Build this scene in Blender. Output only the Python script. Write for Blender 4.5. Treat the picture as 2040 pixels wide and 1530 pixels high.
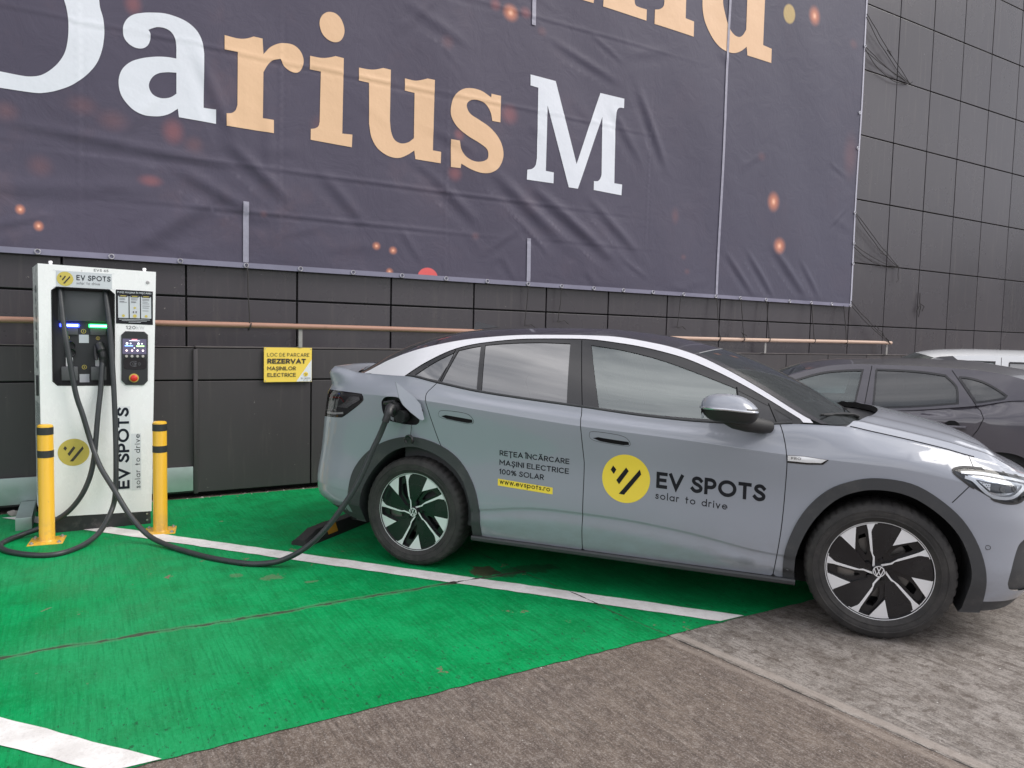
import bpy, bmesh, random, sys
from mathutils import Vector, Matrix
from mathutils.geometry import delaunay_2d_cdt
for o in list(bpy.data.objects): bpy.data.objects.remove(o)
S = bpy.context.scene; COL = S.collection
import numpy as np
from math import *
R_ = radians
# =============== camera, sky, sun, exposure ===============
cd = bpy.data.cameras.new('camera'); cam = bpy.data.objects.new('camera', cd); COL.objects.link(cam); S.camera = cam
YAW, PITCH, ROLL = atan(860/1460.), atan(97/1460.), atan(.024)
cd.sensor_width = 36; cd.lens = 36*1460/2040.; cd.clip_start = .05; cd.clip_end = 2000
_F = Vector((sin(YAW)*cos(PITCH), cos(YAW)*cos(PITCH), -sin(PITCH))); _R0 = Vector((cos(YAW), -sin(YAW), 0)); _U0 = _R0.cross(_F)
_R = _R0*cos(ROLL) + _U0*sin(ROLL); _U = -_R0*sin(ROLL) + _U0*cos(ROLL)
cam.matrix_world = Matrix(((_R.x, _U.x, -_F.x, 0), (_R.y, _U.y, -_F.y, 0), (_R.z, _U.z, -_F.z, 1.55), (0, 0, 0, 1)))
SUN_EL, SUN_AZ = R_(46), R_(128)          # azimuth from +Y towards +X
W = bpy.data.worlds.new('World'); S.world = W; W.use_nodes = True
wn, wl = W.node_tree.nodes, W.node_tree.links
wn.clear()
wo = wn.new('ShaderNodeOutputWorld'); bg = wn.new('ShaderNodeBackground'); bg.inputs[1].default_value = .10
sky = wn.new('ShaderNodeTexSky'); sky.sky_type = 'NISHITA'; sky.sun_disc = False; sky.sun_elevation = SUN_EL; sky.sun_rotation = SUN_AZ
tc = wn.new('ShaderNodeTexCoord'); mp = wn.new('ShaderNodeMapping'); mp.inputs[3].default_value = (1.5, 1.5, 4.5)
nz = wn.new('ShaderNodeTexNoise'); nz.inputs['Scale'].default_value = 1.6; nz.inputs['Detail'].default_value = 7; nz.inputs['Roughness'].default_value = .55; nz.inputs['Distortion'].default_value = .4
cr = wn.new('ShaderNodeValToRGB'); e = cr.color_ramp.elements
e[0].position = .37; e[0].color = (2.8, 2.95, 3.4, 1); e[1].position = .64; e[1].color = (12.4, 12.1, 12.3, 1)
mx = wn.new('ShaderNodeMix'); mx.data_type = 'RGBA'; mx.inputs[0].default_value = .90
wl.new(tc.outputs['Generated'], mp.inputs[0]); wl.new(mp.outputs[0], nz.inputs[0]); wl.new(nz.outputs[0], cr.inputs[0])
wl.new(sky.outputs[0], mx.inputs[6]); wl.new(cr.outputs[0], mx.inputs[7]); wl.new(mx.outputs[2], bg.inputs[0]); wl.new(bg.outputs[0], wo.inputs[0])
sd = bpy.data.lights.new('sun', 'SUN'); sd.energy = 1.45; sd.angle = R_(38); sd.color = (1, .95, .88)
so = bpy.data.objects.new('sun', sd); COL.objects.link(so)
so.rotation_euler = Vector((-sin(SUN_AZ)*cos(SUN_EL), -cos(SUN_AZ)*cos(SUN_EL), -sin(SUN_EL))).to_track_quat('-Z', 'Y').to_euler()
so.location = (8, -8, 12)
S.view_settings.view_transform = 'Standard'; S.view_settings.look = 'None'; S.view_settings.exposure = .76; S.view_settings.gamma = 1
S.render.engine = 'CYCLES'; S.cycles.max_bounces = 8; S.cycles.transparent_max_bounces = 12

# =============== object helpers ===============
def link(o, parent=None):
    COL.objects.link(o)
    if parent is not None: o.parent = parent
    return o
def tag(o, label=None, cat=None, group=None, kind=None):
    if label: o['label'] = label
    if cat: o['category'] = cat
    if group: o['group'] = group
    if kind: o['kind'] = kind
    return o
def thing(name, label, cat, loc=(0, 0, 0), rz=0, group=None):
    o = bpy.data.objects.new(name, None); o.location = loc; o.rotation_euler = (0, 0, rz); o.empty_display_size = .1
    link(o); return tag(o, label, cat, group)
def mesh(name, V, F, mats, parent=None, smooth=None, midx=None, normals=None, label=None):
    me = bpy.data.meshes.new(name); me.from_pydata([tuple(map(float, v)) for v in V], [], [tuple(map(int, f)) for f in F])
    for m in (mats if isinstance(mats, (list, tuple)) else [mats]): me.materials.append(m)
    if midx is not None: me.polygons.foreach_set('material_index', list(midx))
    if smooth == True or normals is not None: me.polygons.foreach_set('use_smooth', [True]*len(me.polygons))
    me.update()
    if isinstance(smooth, (int, float)) and not isinstance(smooth, bool):
        me.polygons.foreach_set('use_smooth', [True]*len(me.polygons)); me.set_sharp_from_angle(angle=R_(smooth))
    if normals is not None: me.normals_split_custom_set_from_vertices([tuple(map(float, n)) for n in normals])
    o = bpy.data.objects.new(name, me); link(o, parent)
    if label: o['label'] = label
    return o
class MB:
    def __init__(s): s.V, s.F, s.M = [], [], []
    def add(s, V, F, m=0, T=None):
        n = len(s.V)
        s.V += [tuple(T @ Vector(v)) for v in V] if T is not None else [tuple(v) for v in V]
        s.F += [tuple(i + n for i in f) for f in F]; s.M += [m]*len(F); return s
    def box(s, a, b, m=0, T=None, c=0.0):
        (x0, y0, z0), (x1, y1, z1) = a, b
        if c <= 0:
            V = [(x, y, z) for z in (z0, z1) for y in (y0, y1) for x in (x0, x1)]
            return s.add(V, [(0, 2, 3, 1), (4, 5, 7, 6), (0, 1, 5, 4), (2, 6, 7, 3), (0, 4, 6, 2), (1, 3, 7, 5)], m, T)
        bm = bmesh.new(); bmesh.ops.create_cube(bm, size=1)
        for v in bm.verts: v.co = Vector(((x0+x1)/2 + v.co.x*(x1-x0), (y0+y1)/2 + v.co.y*(y1-y0), (z0+z1)/2 + v.co.z*(z1-z0)))
        bmesh.ops.bevel(bm, geom=list(bm.edges), offset=min(c, .45*min(x1-x0, y1-y0, z1-z0)), segments=2, affect='EDGES', profile=.6)
        bm.verts.index_update(); s.add([v.co[:] for v in bm.verts], [[v.index for v in f.verts] for f in bm.faces], m, T); bm.free(); return s
    def tube(s, P, r, n=10, m=0, T=None, cap=True, closed=False):
        P = [Vector(p) for p in P]; N = len(P); rr = r if isinstance(r, (list, tuple)) else [r]*N
        V, F = [], []; ref = None
        for i, p in enumerate(P):
            t = (P[(i+1) % N] - P[i-1]) if (closed or 0 < i < N-1) else (P[1]-P[0] if i == 0 else P[-1]-P[-2])
            t.normalize()
            if ref is None: ref = t.orthogonal().normalized()
            ref = (ref - t*ref.dot(t)).normalized(); b = t.cross(ref)
            for k in range(n): a = 2*pi*k/n; V.append(p + (ref*cos(a) + b*sin(a))*rr[i])
        for i in range(N if closed else N-1):
            for k in range(n): F.append((i*n+k, i*n+(k+1) % n, ((i+1) % N)*n+(k+1) % n, ((i+1) % N)*n+k))
        if cap and not closed: F += [tuple(range(n))[::-1], tuple((N-1)*n+k for k in range(n))]
        return s.add(V, F, m, T)
    def lathe(s, prof, n=32, m=0, T=None, fn=None):
        """profile of (r, h) about the Z axis"""
        V, F = [], []
        for k in range(n):
            a = 2*pi*k/n
            for j, (r, h) in enumerate(prof):
                q = fn(j, k, r) if fn else r
                V.append((q*cos(a), q*sin(a), h))
        L = len(prof)
        for k in range(n):
            for j in range(L-1): F.append((k*L+j, ((k+1) % n)*L+j, ((k+1) % n)*L+j+1, k*L+j+1))
        return s.add(V, F, m, T)
    def build(s, name, mats, parent=None, smooth=35, label=None):
        return mesh(name, s.V, s.F, mats, parent, smooth, s.M, label=label)
# =============== material helpers ===============
def newmat(name):
    m = bpy.data.materials.new(name); m.use_nodes = True; return m, m.node_tree.nodes, m.node_tree.links, m.node_tree.nodes['Principled BSDF']
class NG:
    def __init__(s, tree): s.n, s.l = tree.nodes, tree.links
    def val(s, sock, v):
        if isinstance(v, bpy.types.NodeSocket): s.l.new(v, sock)
        elif isinstance(v, (tuple, list)) and len(v) == 3 and sock.type == 'RGBA': sock.default_value = (*v, 1)
        else: sock.default_value = v
    def m(s, op, a, b=0., c=None, clamp=False):
        q = s.n.new('ShaderNodeMath'); q.operation = op; q.use_clamp = clamp; s.val(q.inputs[0], a); s.val(q.inputs[1], b)
        if c is not None: s.val(q.inputs[2], c)
        return q.outputs[0]
    def mix(s, f, a, b, mode='MIX'):
        q = s.n.new('ShaderNodeMix'); q.data_type = 'RGBA'; q.blend_type = mode; s.val(q.inputs[0], f); s.val(q.inputs[6], a); s.val(q.inputs[7], b); return q.outputs[2]
    def noise(s, vec, scale, detail=3, rough=.5, sc=(1, 1, 1), dist=0., off=(0, 0, 0)):
        mp = s.n.new('ShaderNodeMapping'); mp.inputs[3].default_value = sc; mp.inputs[1].default_value = off; s.l.new(vec, mp.inputs[0])
        q = s.n.new('ShaderNodeTexNoise'); q.inputs['Scale'].default_value = scale; q.inputs['Detail'].default_value = detail; q.inputs['Roughness'].default_value = rough; q.inputs['Distortion'].default_value = dist
        s.l.new(mp.outputs[0], q.inputs[0]); return q.outputs[0]
    def ramp(s, v, a, b, lo=0., hi=1.):
        q = s.n.new('ShaderNodeMapRange'); q.interpolation_type = 'SMOOTHSTEP'; s.val(q.inputs[0], v)
        for i, x in enumerate((a, b, lo, hi)): q.inputs[i+1].default_value = x
        return q.outputs[0]
    def pos(s): return s.n.new('ShaderNodeNewGeometry').outputs['Position']
    def obj(s): return s.n.new('ShaderNodeTexCoord').outputs['Object']
    def sep(s, v): q = s.n.new('ShaderNodeSeparateXYZ'); s.l.new(v, q.inputs[0]); return q.outputs
    def bump(s, h, dist, strength=1.):
        q = s.n.new('ShaderNodeBump'); q.inputs['Distance'].default_value = dist; q.inputs['Strength'].default_value = strength; s.val(q.inputs['Height'], h); return q.outputs[0]
def mat(name, col, rough=.5, metal=0., coat=0., spec=.5, emit=0., var=.0, vs=8., bump=0., bs=60., rvar=0., dirt=None, sc=(1, 1, 1)):
    m, n, l, b = newmat(name); g = NG(m.node_tree)
    b.inputs['Base Color'].default_value = (*col, 1); b.inputs['Roughness'].default_value = rough; b.inputs['Metallic'].default_value = metal
    b.inputs['Coat Weight'].default_value = coat; b.inputs['Coat Roughness'].default_value = .04; b.inputs['Specular IOR Level'].default_value = spec
    if emit: b.inputs['Emission Color'].default_value = (*col, 1); b.inputs['Emission Strength'].default_value = emit
    if var or rvar or dirt:
        o = g.obj(); t = g.noise(o, vs, 5, .6, sc)
        c = g.mix(t, tuple(x*(1-var) for x in col), tuple(min(1, x*(1+var)) for x in col))
        if dirt:
            dcol, amt, ds = dirt; dn = g.noise(o, ds, 7, .7); c = g.mix(g.m('MULTIPLY', g.ramp(dn, .5, .75), amt), c, dcol)
        g.val(b.inputs['Base Color'], c)
        if rvar: g.val(b.inputs['Roughness'], g.ramp(t, .3, .7, max(.02, rough-rvar), min(1, rough+rvar)))
    if bump: g.val(b.inputs['Normal'], g.bump(g.noise(g.obj(), bs, 4, .6, sc), bump))
    return m
def glassmat(name, tint, rough=.02, ior=1.5, haze=0.):
    m, n, l, b = newmat(name); g = NG(m.node_tree); n.remove(b)
    out = [q for q in n if q.type == 'OUTPUT_MATERIAL'][0]
    tr = n.new('ShaderNodeBsdfTransparent'); tr.inputs[0].default_value = (*tint, 1)
    gl = n.new('ShaderNodeBsdfGlossy'); gl.inputs['Roughness'].default_value = rough; gl.inputs[0].default_value = (.92, 1, .985, 1) if tint[1] > tint[0]*1.1 else (1, 1, 1, 1)
    fr = n.new('ShaderNodeFresnel'); fr.inputs[0].default_value = ior
    df = n.new('ShaderNodeBsdfDiffuse'); df.inputs[0].default_value = (.25, .27, .28, 1)
    m0 = n.new('ShaderNodeMixShader'); m0.inputs[0].default_value = haze; l.new(tr.outputs[0], m0.inputs[1]); l.new(df.outputs[0], m0.inputs[2])
    mx = n.new('ShaderNodeMixShader'); l.new(fr.outputs[0], mx.inputs[0]); l.new(m0.outputs[0], mx.inputs[1]); l.new(gl.outputs[0], mx.inputs[2]); l.new(mx.outputs[0], out.inputs[0])
    return m
LETTERS = {'r':[[(1.142,4.163,1),(1.252,4.159,0),(1.328,4.175,0),(1.393,4.208,1),(1.471,4.207,1),(1.479,4.069,1),(1.537,4.142,0),(1.603,4.188,0),(1.67,4.21,0),(1.751,4.21,0),(1.813,4.17,0),(1.844,4.102,0),(1.837,4.032,0),(1.807,3.979,0),(1.766,3.96,0),(1.711,3.97,0),(1.664,4.004,0),(1.637,4.052,0),(1.63,4.058,1),(1.563,4.031,0),(1.517,3.981,0),(1.478,3.907,1),(1.472,3.49,1),(1.571,3.491,1),(1.571,3.37,1),(1.156,3.37,1),(1.155,3.478,1),(1.201,3.491,0),(1.232,3.52,0),(1.249,3.568,1),(1.254,4.039,1),(1.141,4.037,1)]],'i':[[(1.906,4.144,1),(2.002,4.145,0),(2.073,4.16,0),(2.151,4.191,1),(2.231,4.188,1),(2.223,3.472,1),(2.324,3.478,1),(2.32,3.355,1),(1.915,3.366,1),(1.917,3.468,1),(1.956,3.479,0),(1.989,3.505,0),(2.001,3.548,1),(2.009,4.019,1),(1.904,4.019,1)],[(1.992,4.46,0),(2.013,4.533,0),(2.069,4.582,0),(2.141,4.588,0),(2.199,4.549,0),(2.232,4.473,0),(2.229,4.404,0),(2.194,4.343,0),(2.136,4.318,0),(2.071,4.33,0),(2.017,4.377,0)]],'u':[[(2.384,4.131,1),(2.485,4.134,0),(2.561,4.15,0),(2.635,4.179,1),(2.716,4.178,1),(2.713,3.673,1),(2.727,3.573,0),(2.764,3.498,0),(2.836,3.472,0),(2.916,3.496,0),(2.977,3.546,1),(2.976,4.0,1),(2.87,4.004,1),(2.868,4.123,1),(2.971,4.121,0),(3.036,4.137,0),(3.114,4.168,1),(3.196,4.169,1),(3.192,3.454,1),(3.285,3.453,1),(3.284,3.335,1),(2.997,3.337,1),(2.983,3.423,1),(2.902,3.364,0),(2.807,3.321,0),(2.696,3.327,0),(2.586,3.384,0),(2.52,3.483,0),(2.494,3.608,1),(2.489,4.007,1),(2.385,4.009,1)]],'s':[[(3.865,4.152,1),(3.984,4.151,1),(3.982,3.867,1),(3.881,3.866,1),(3.857,3.956,0),(3.795,4.031,0),(3.705,4.053,0),(3.625,4.042,0),(3.573,3.999,0),(3.574,3.946,0),(3.619,3.892,0),(3.727,3.848,0),(3.855,3.791,0),(3.959,3.705,0),(4.017,3.602,0),(4.026,3.492,0),(3.976,3.382,0),(3.886,3.317,0),(3.777,3.297,0),(3.65,3.315,0),(3.52,3.362,1),(3.514,3.315,1),(3.401,3.312,1),(3.394,3.599,1),(3.494,3.598,1),(3.517,3.513,0),(3.576,3.445,0),(3.666,3.41,0),(3.756,3.415,0),(3.824,3.448,0),(3.841,3.498,0),(3.821,3.558,0),(3.733,3.607,0),(3.589,3.663,0),(3.465,3.736,0),(3.394,3.831,0),(3.387,3.936,0),(3.424,4.049,0),(3.509,4.13,0),(3.613,4.163,0),(3.738,4.16,0),(3.862,4.113,1)]],'a':[[(0.531,4.072,1),(0.545,4.043,0),(0.544,3.996,0),(0.529,3.95,0),(0.502,3.919,0),(0.468,3.904,0),(0.425,3.904,0),(0.383,3.923,0),(0.349,3.962,0),(0.338,4.015,0),(0.344,4.072,0),(0.372,4.129,0),(0.419,4.173,0),(0.488,4.203,0),(0.566,4.223,0),(0.653,4.237,0),(0.742,4.231,0),(0.823,4.21,0),(0.887,4.172,0),(0.933,4.119,0),(0.96,4.048,0),(0.971,3.963,1),(0.965,3.497,1),(1.068,3.498,1),(1.068,3.374,1),(0.764,3.382,1),(0.756,3.453,1),(0.692,3.401,0),(0.63,3.371,0),(0.568,3.358,0),(0.489,3.354,0),(0.42,3.378,0),(0.361,3.429,0),(0.319,3.492,0),(0.302,3.572,0),(0.308,3.648,0),(0.338,3.719,0),(0.398,3.782,0),(0.484,3.828,0),(0.58,3.859,0),(0.669,3.875,0),(0.746,3.877,1),(0.746,3.992,0),(0.732,4.056,0),(0.701,4.097,0),(0.652,4.114,0),(0.604,4.111,0),(0.565,4.094,0)],[(0.746,3.757,1),(0.677,3.748,0),(0.606,3.725,0),(0.557,3.682,0),(0.531,3.62,0),(0.539,3.57,0),(0.569,3.533,0),(0.622,3.52,0),(0.675,3.53,0),(0.711,3.549,0),(0.745,3.579,1)]],'M':[[(4.352,4.45,1),(4.688,4.442,1),(5.003,3.557,1),(5.327,4.429,1),(5.682,4.425,1),(5.683,4.315,1),(5.609,4.304,0),(5.573,4.252,0),(5.567,4.15,1),(5.575,3.41,1),(5.696,3.41,1),(5.69,3.28,1),(5.263,3.291,1),(5.263,3.394,1),(5.331,3.408,0),(5.372,3.471,0),(5.376,3.558,1),(5.367,4.16,1),(5.031,3.277,1),(4.902,3.278,1),(4.584,4.151,1),(4.584,3.425,1),(4.691,3.42,1),(4.692,3.298,1),(4.337,3.297,1),(4.341,3.406,1),(4.405,3.426,0),(4.446,3.47,0),(4.461,3.545,1),(4.456,4.325,1),(4.355,4.331,1)]],'Do':[[(0.173,4.169,0),(0.193,4.092,0),(0.201,4.003,0),(0.197,3.92,0),(0.181,3.825,0),(0.148,3.726,0),(0.098,3.643,0),(0.032,3.567,0),(-0.049,3.497,0),(-0.144,3.443,0),(-0.222,3.413,0),(-0.299,3.399,0),(-0.412,3.398,0),(-0.522,3.397,0)]],'Di':[[(-0.082,4.17,0),(-0.064,4.095,0),(-0.055,4.017,0),(-0.055,3.927,0),(-0.064,3.836,0),(-0.084,3.751,0),(-0.125,3.671,0),(-0.18,3.602,0),(-0.243,3.549,0),(-0.304,3.525,0),(-0.372,3.517,0),(-0.447,3.518,0),(-0.52,3.523,0)]],'up1':[[(4.833,5.426,1),(5.022,5.418,1),(5.18,5.418,1),(5.19,5.542,1),(5.103,5.603,1),(4.829,5.534,1)]],'up2':[[(5.32,5.491,1),(5.316,5.412,1),(5.98,5.406,1),(5.981,5.537,1),(5.858,5.536,0),(5.8,5.551,0),(5.777,5.632,1),(5.778,6.031,1),(5.445,5.998,1),(5.444,5.578,1),(5.41,5.527,0)]],'up3':[[(6.109,5.567,1),(6.187,5.592,0),(6.244,5.644,0),(6.253,5.719,1),(6.259,6.16,1),(6.612,6.196,1),(6.615,5.583,1),(6.763,5.578,1),(6.765,5.39,1),(6.109,5.398,1)]],'up4':[[(6.904,5.879,0),(6.927,5.701,0),(7.0,5.565,0),(7.14,5.426,0),(7.3,5.351,0),(7.482,5.343,0),(7.618,5.393,0),(7.729,5.475,1),(7.75,5.367,1),(8.219,5.363,1),(8.216,5.552,1),(8.043,5.565,1),(8.033,6.988,1),(7.703,6.956,1),(7.705,6.359,1),(7.506,6.433,0),(7.281,6.404,0),(7.089,6.291,0),(6.948,6.102,0)],[(7.263,5.966,0),(7.318,5.793,0),(7.395,5.654,0),(7.49,5.581,0),(7.583,5.57,0),(7.65,5.611,0),(7.706,5.693,1),(7.697,6.199,1),(7.562,6.275,0),(7.426,6.256,0),(7.318,6.166,0)]]}
DOTS = [(4.086,5.057,0.095,0.09,1),(3.897,5.101,0.068,0.068,2),(4.277,5.102,0.072,0.064,2),(4.493,4.952,0.066,0.054,0),(3.336,4.58,0.075,0.071,0),(8.528,6.087,0.113,0.126,3),(9.053,6.183,0.119,0.129,1),(9.959,5.989,0.094,0.071,0),(4.097,3.973,0.109,0.107,2),(3.451,3.253,0.083,0.083,2),(3.489,3.661,0.06,0.062,2),(8.108,4.085,0.079,0.06,0),(8.381,3.502,0.113,0.131,1),(8.548,2.904,0.116,0.111,1),(3.152,2.139,0.104,0.089,4),(2.763,2.386,0.043,0.04,1),(2.585,2.417,0.043,0.04,1),(2.728,2.17,0.038,0.035,1),(3.712,2.617,0.049,0.043,0),(6.746,2.615,0.052,0.038,0),(6.817,2.432,0.053,0.039,0),(6.581,3.124,0.068,0.101,0),(-0.407,2.464,0.034,0.04,1),(-0.284,2.344,0.035,0.041,1),(0.718,3.254,0.089,0.111,2),(0.88,3.166,0.082,0.07,0),(0.256,3.272,0.12,0.091,0),(-0.486,3.226,0.086,0.078,0),(0.537,2.808,0.095,0.052,2),(0.416,4.259,0.068,0.091,2),(1.482,2.619,0.036,0.036,0),(0.039,3.357,0.108,0.081,0),(-0.266,2.827,0.09,0.088,0),(10.04,4.373,0.168,0.322,0),(2.017,3.516,0.098,0.094,0)]
MISC = {'seams':[[(1.326,2.716),(1.326,2.139)],[(4.383,2.648),(4.393,2.112)],[(4.375,5.314),(4.379,4.991)],[(7.397,5.999),(7.361,2.126)]],'eyelets':[(-0.294,2.146),(0.233,2.141),(0.768,2.15),(1.326,2.135),(1.823,2.135),(2.343,2.135),(2.86,2.111),(3.361,2.115),(3.86,2.122),(4.386,2.106),(4.847,2.114),(5.313,2.108),(5.766,2.113),(6.243,2.112),(6.763,2.118),(7.343,2.112),(7.81,2.127),(8.322,2.122),(8.817,2.13),(9.293,2.113),(9.766,2.126),(10.211,2.121),(10.241,2.775),(10.226,3.079),(10.21,3.547),(10.186,4.506),(10.177,5.026),(10.222,6.017)],'bb':[(-0.546,2.122),(10.237,2.107),(10.222,6.69)],'wallpts':{'anchor1':(11.492,5.719),'anchor2':(11.484,2.8),'poleend':(11.21,1.567),'ties':[(1.332,1.579),(1.805,1.578),(7.285,1.561),(7.741,1.562),(8.29,1.565),(9.224,1.566),(10.076,1.565)],'hang':(12.009,2.278),'posts':[(1.809,1.395),(8.411,1.482),(11.139,1.517)],'sk':[0.885,1.924,7.826,8.796,9.735,10.668],'zrow':(0.523,1.083),'e1':[(10.24,6.49),(10.201,6.247),(10.222,6.017)],'e2':[(10.211,3.532),(10.215,3.062)],'e3':(10.229,2.199)},'cableA':[(-0.129,6.36,1.813),(-0.109,6.3,1.574),(-0.086,6.26,1.392),(-0.04,6.238,1.062),(0.005,6.229,0.887),(0.06,6.21,0.667),(0.111,6.11,0.515),(0.19,5.993,0.37),(0.289,5.863,0.19),(0.392,5.734,0.07),(0.491,5.575,0.03),(0.616,5.34,0.02),(0.737,5.131,0.02),(0.896,4.933,0.02),(0.997,4.855,0.025),(1.111,4.782,0.053),(1.241,4.706,0.137),(1.353,4.642,0.262),(1.44,4.594,0.396),(1.536,4.544,0.572),(1.618,4.506,0.786),(1.659,4.482,0.889),(1.712,4.453,1.001)],'cableB':[(0.167,6.36,1.779),(0.184,6.31,1.583),(0.197,6.28,1.357),(0.209,6.24,1.057),(0.215,6.205,0.758),(0.215,6.178,0.534),(0.208,6.155,0.311),(0.183,6.15,0.181),(0.103,5.969,0.071),(-0.007,5.81,0.024),(-0.143,5.67,0.02),(-0.28,5.699,0.02),(-0.431,5.86,0.02),(-0.498,6.035,0.02),(-0.468,6.171,0.02),(-0.376,6.274,0.03),(-0.289,6.261,0.06),(-0.186,6.24,0.113),(-0.08,6.22,0.196),(0.011,6.203,0.338),(0.068,6.21,0.535),(0.102,6.242,0.883),(0.121,6.27,1.056),(0.133,6.3,1.205),(0.142,6.33,1.31)],'port':[(-1.493,-1.03,1.001),(-1.452,-0.95,1.052),(-1.538,-0.92,1.078)],'flap':[(-1.475,-0.995,1.23),(-1.35,-0.97,1.14),(-1.319,-0.945,1.093),(-1.288,-0.945,0.996),(-1.297,-0.955,0.989),(-1.314,-0.965,0.996),(-1.361,-0.99,1.038),(-1.412,-1.005,1.086),(-1.436,-1.015,1.132)],'lanyard':[(-1.39,-0.925,0.95),(-1.385,-0.94,0.897),(-1.386,-0.95,0.863)],'stub':[(-0.541,6.96,0.0),(-0.439,6.86,0.0),(-0.489,7.526,0.0),(-0.32,6.587,0.0)]}
WHEEL = {'spoke':[(-0.067,0.232),(-0.069,0.242),(-0.025,0.252),(-0.042,0.214),(-0.044,0.201),(-0.031,0.086),(-0.022,0.072),(-0.019,0.021),(-0.03,0.019),(-0.03,0.066),(-0.044,0.104),(-0.06,0.209)],'slot':[(-0.118,0.207),(-0.101,0.225),(-0.07,0.233),(-0.061,0.209),(-0.045,0.104),(-0.032,0.065),(-0.031,0.025),(-0.045,0.018),(-0.071,0.04),(-0.098,0.077),(-0.115,0.095)],'hole':[(-0.103,0.17),(-0.074,0.187),(-0.068,0.176),(-0.06,0.123),(-0.057,0.082),(-0.062,0.069),(-0.073,0.08),(-0.089,0.103),(-0.101,0.133)],'wedge':[(-0.117,0.221),(-0.145,0.204),(-0.169,0.184),(-0.189,0.162),(-0.117,0.099),(-0.118,0.156)],'bolt':[(-0.05,0.026)]}
import numpy as np
from math import *
# ---------- smooth interpolation ----------
def slopes(x, y):
    h = np.diff(x); d = np.diff(y) / h
    m = np.zeros_like(y)
    for i in range(1, len(x) - 1):
        if d[i-1] * d[i] > 0:
            w1 = 2*h[i] + h[i-1]; w2 = h[i] + 2*h[i-1]
            m[i] = (w1 + w2) / (w1/d[i-1] + w2/d[i])
    m[0] = d[0]; m[-1] = d[-1]
    return m
def spline(pts):
    x = np.array([p[0] for p in pts], float); y = np.array([p[1] for p in pts], float)
    m = slopes(x, y)
    def f(q):
        q = np.clip(np.asarray(q, float), x[0], x[-1])
        i = np.clip(np.searchsorted(x, q) - 1, 0, len(x) - 2)
        h = x[i+1] - x[i]; t = (q - x[i]) / h
        return ((2*t**3 - 3*t**2 + 1)*y[i] + (t**3 - 2*t**2 + t)*h*m[i] + (-2*t**3 + 3*t**2)*y[i+1] + (t**3 - t**2)*h*m[i+1])
    return f
class Shell:
    """wall of a car body: plan outline (x, half width) from tail centre to nose centre,
    and level lines (height along u, inset along u); u is arc length, equal to x amidships"""
    def __init__(self, plan, rows):
        p = np.array(plan, float)
        t = np.r_[0, np.cumsum(np.hypot(*np.diff(p, axis=0).T))]
        m = np.zeros_like(p)
        for i in range(len(p)):
            a, b = max(i-1, 0), min(i+1, len(p)-1)
            m[i] = (p[b] - p[a]) / (t[b] - t[a])
        m[0] = (0, np.sign(p[1][1]) or 1); m[-1] = (0, -1)
        T = np.linspace(0, t[-1], 1500)
        i = np.clip(np.searchsorted(t, T) - 1, 0, len(t) - 2); h = (t[i+1] - t[i]); s = (T - t[i]) / h
        H = lambda k: ((2*s**3 - 3*s**2 + 1)*p[i, k] + (s**3 - 2*s**2 + s)*h*m[i, k] + (-2*s**3 + 3*s**2)*p[i+1, k] + (s**3 - s**2)*h*m[i+1, k])
        X, Y = H(0), H(1)
        L = np.r_[0, np.cumsum(np.hypot(np.diff(X), np.diff(Y)))]
        k = np.argmin(abs(X)); L = L - L[k]
        self.L, self.X, self.Y = L, X, Y
        dx, dy = np.gradient(X, L), np.gradient(Y, L); n = np.hypot(dx, dy)
        self.NX, self.NY = -dy/n, dx/n
        self.u0, self.u1 = L[0], L[-1]
        def soft(P, sg):
            q = np.linspace(-3.4, 3.2, 661); v = spline(P)(q); k = np.exp(-.5*(np.arange(-40, 41)*.01/sg)**2); k /= k.sum()
            w = np.convolve(np.r_[np.full(40, v[0]), v, np.full(40, v[-1])], k, 'valid'); return lambda u: np.interp(u, q, w)
        n = len(rows)
        self.rows = [(soft(a, .09 if i < n-2 else .02), soft(b, .08 if i < n-2 else .05)) for i, (a, b) in enumerate(rows)]
    def base(self, u):
        f = lambda a: np.interp(u, self.L, a)
        return f(self.X), f(self.Y), f(self.NX), f(self.NY)
    def inset(self, u, z):
        Z = np.array([a(u) for a, b in self.rows]); I = np.array([b(u) for a, b in self.rows])
        K = len(Z)
        for k in range(1, K): Z[k] = np.maximum(Z[k], Z[k-1] + .004)
        h = np.diff(Z, axis=0); d = np.diff(I, axis=0) / h
        M = np.zeros_like(Z); M[0] = d[0]; M[-1] = d[-1]
        for k in range(1, K-1):
            ok = d[k-1]*d[k] > 0
            w1 = 2*h[k] + h[k-1]; w2 = h[k] + 2*h[k-1]
            with np.errstate(divide='ignore', invalid='ignore'):
                M[k] = np.where(ok, (w1 + w2) / (w1/d[k-1] + w2/d[k]), 0)
        z = np.clip(z, Z[0], Z[-1]); out = np.zeros_like(z)
        for k in range(K-1):
            s = (z >= Z[k]) & (z <= Z[k+1]); t = (z - Z[k]) / h[k]
            v = ((2*t**3 - 3*t**2 + 1)*I[k] + (t**3 - 2*t**2 + t)*h[k]*M[k] + (-2*t**3 + 3*t**2)*I[k+1] + (t**3 - t**2)*h[k]*M[k+1])
            out = np.where(s, v, out)
        return out
    def top(self, u): return self.rows[-1][0](u)
    def bottom(self, u): return self.rows[0][0](u)
    def __call__(self, u, z, off=0.0):
        u = np.asarray(u, float); z = np.asarray(z, float)
        x, y, nx, ny = self.base(u); d = self.inset(u, z) - off
        return np.stack([x - nx*d, -(y - ny*d), z + 0*x], -1)
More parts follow.
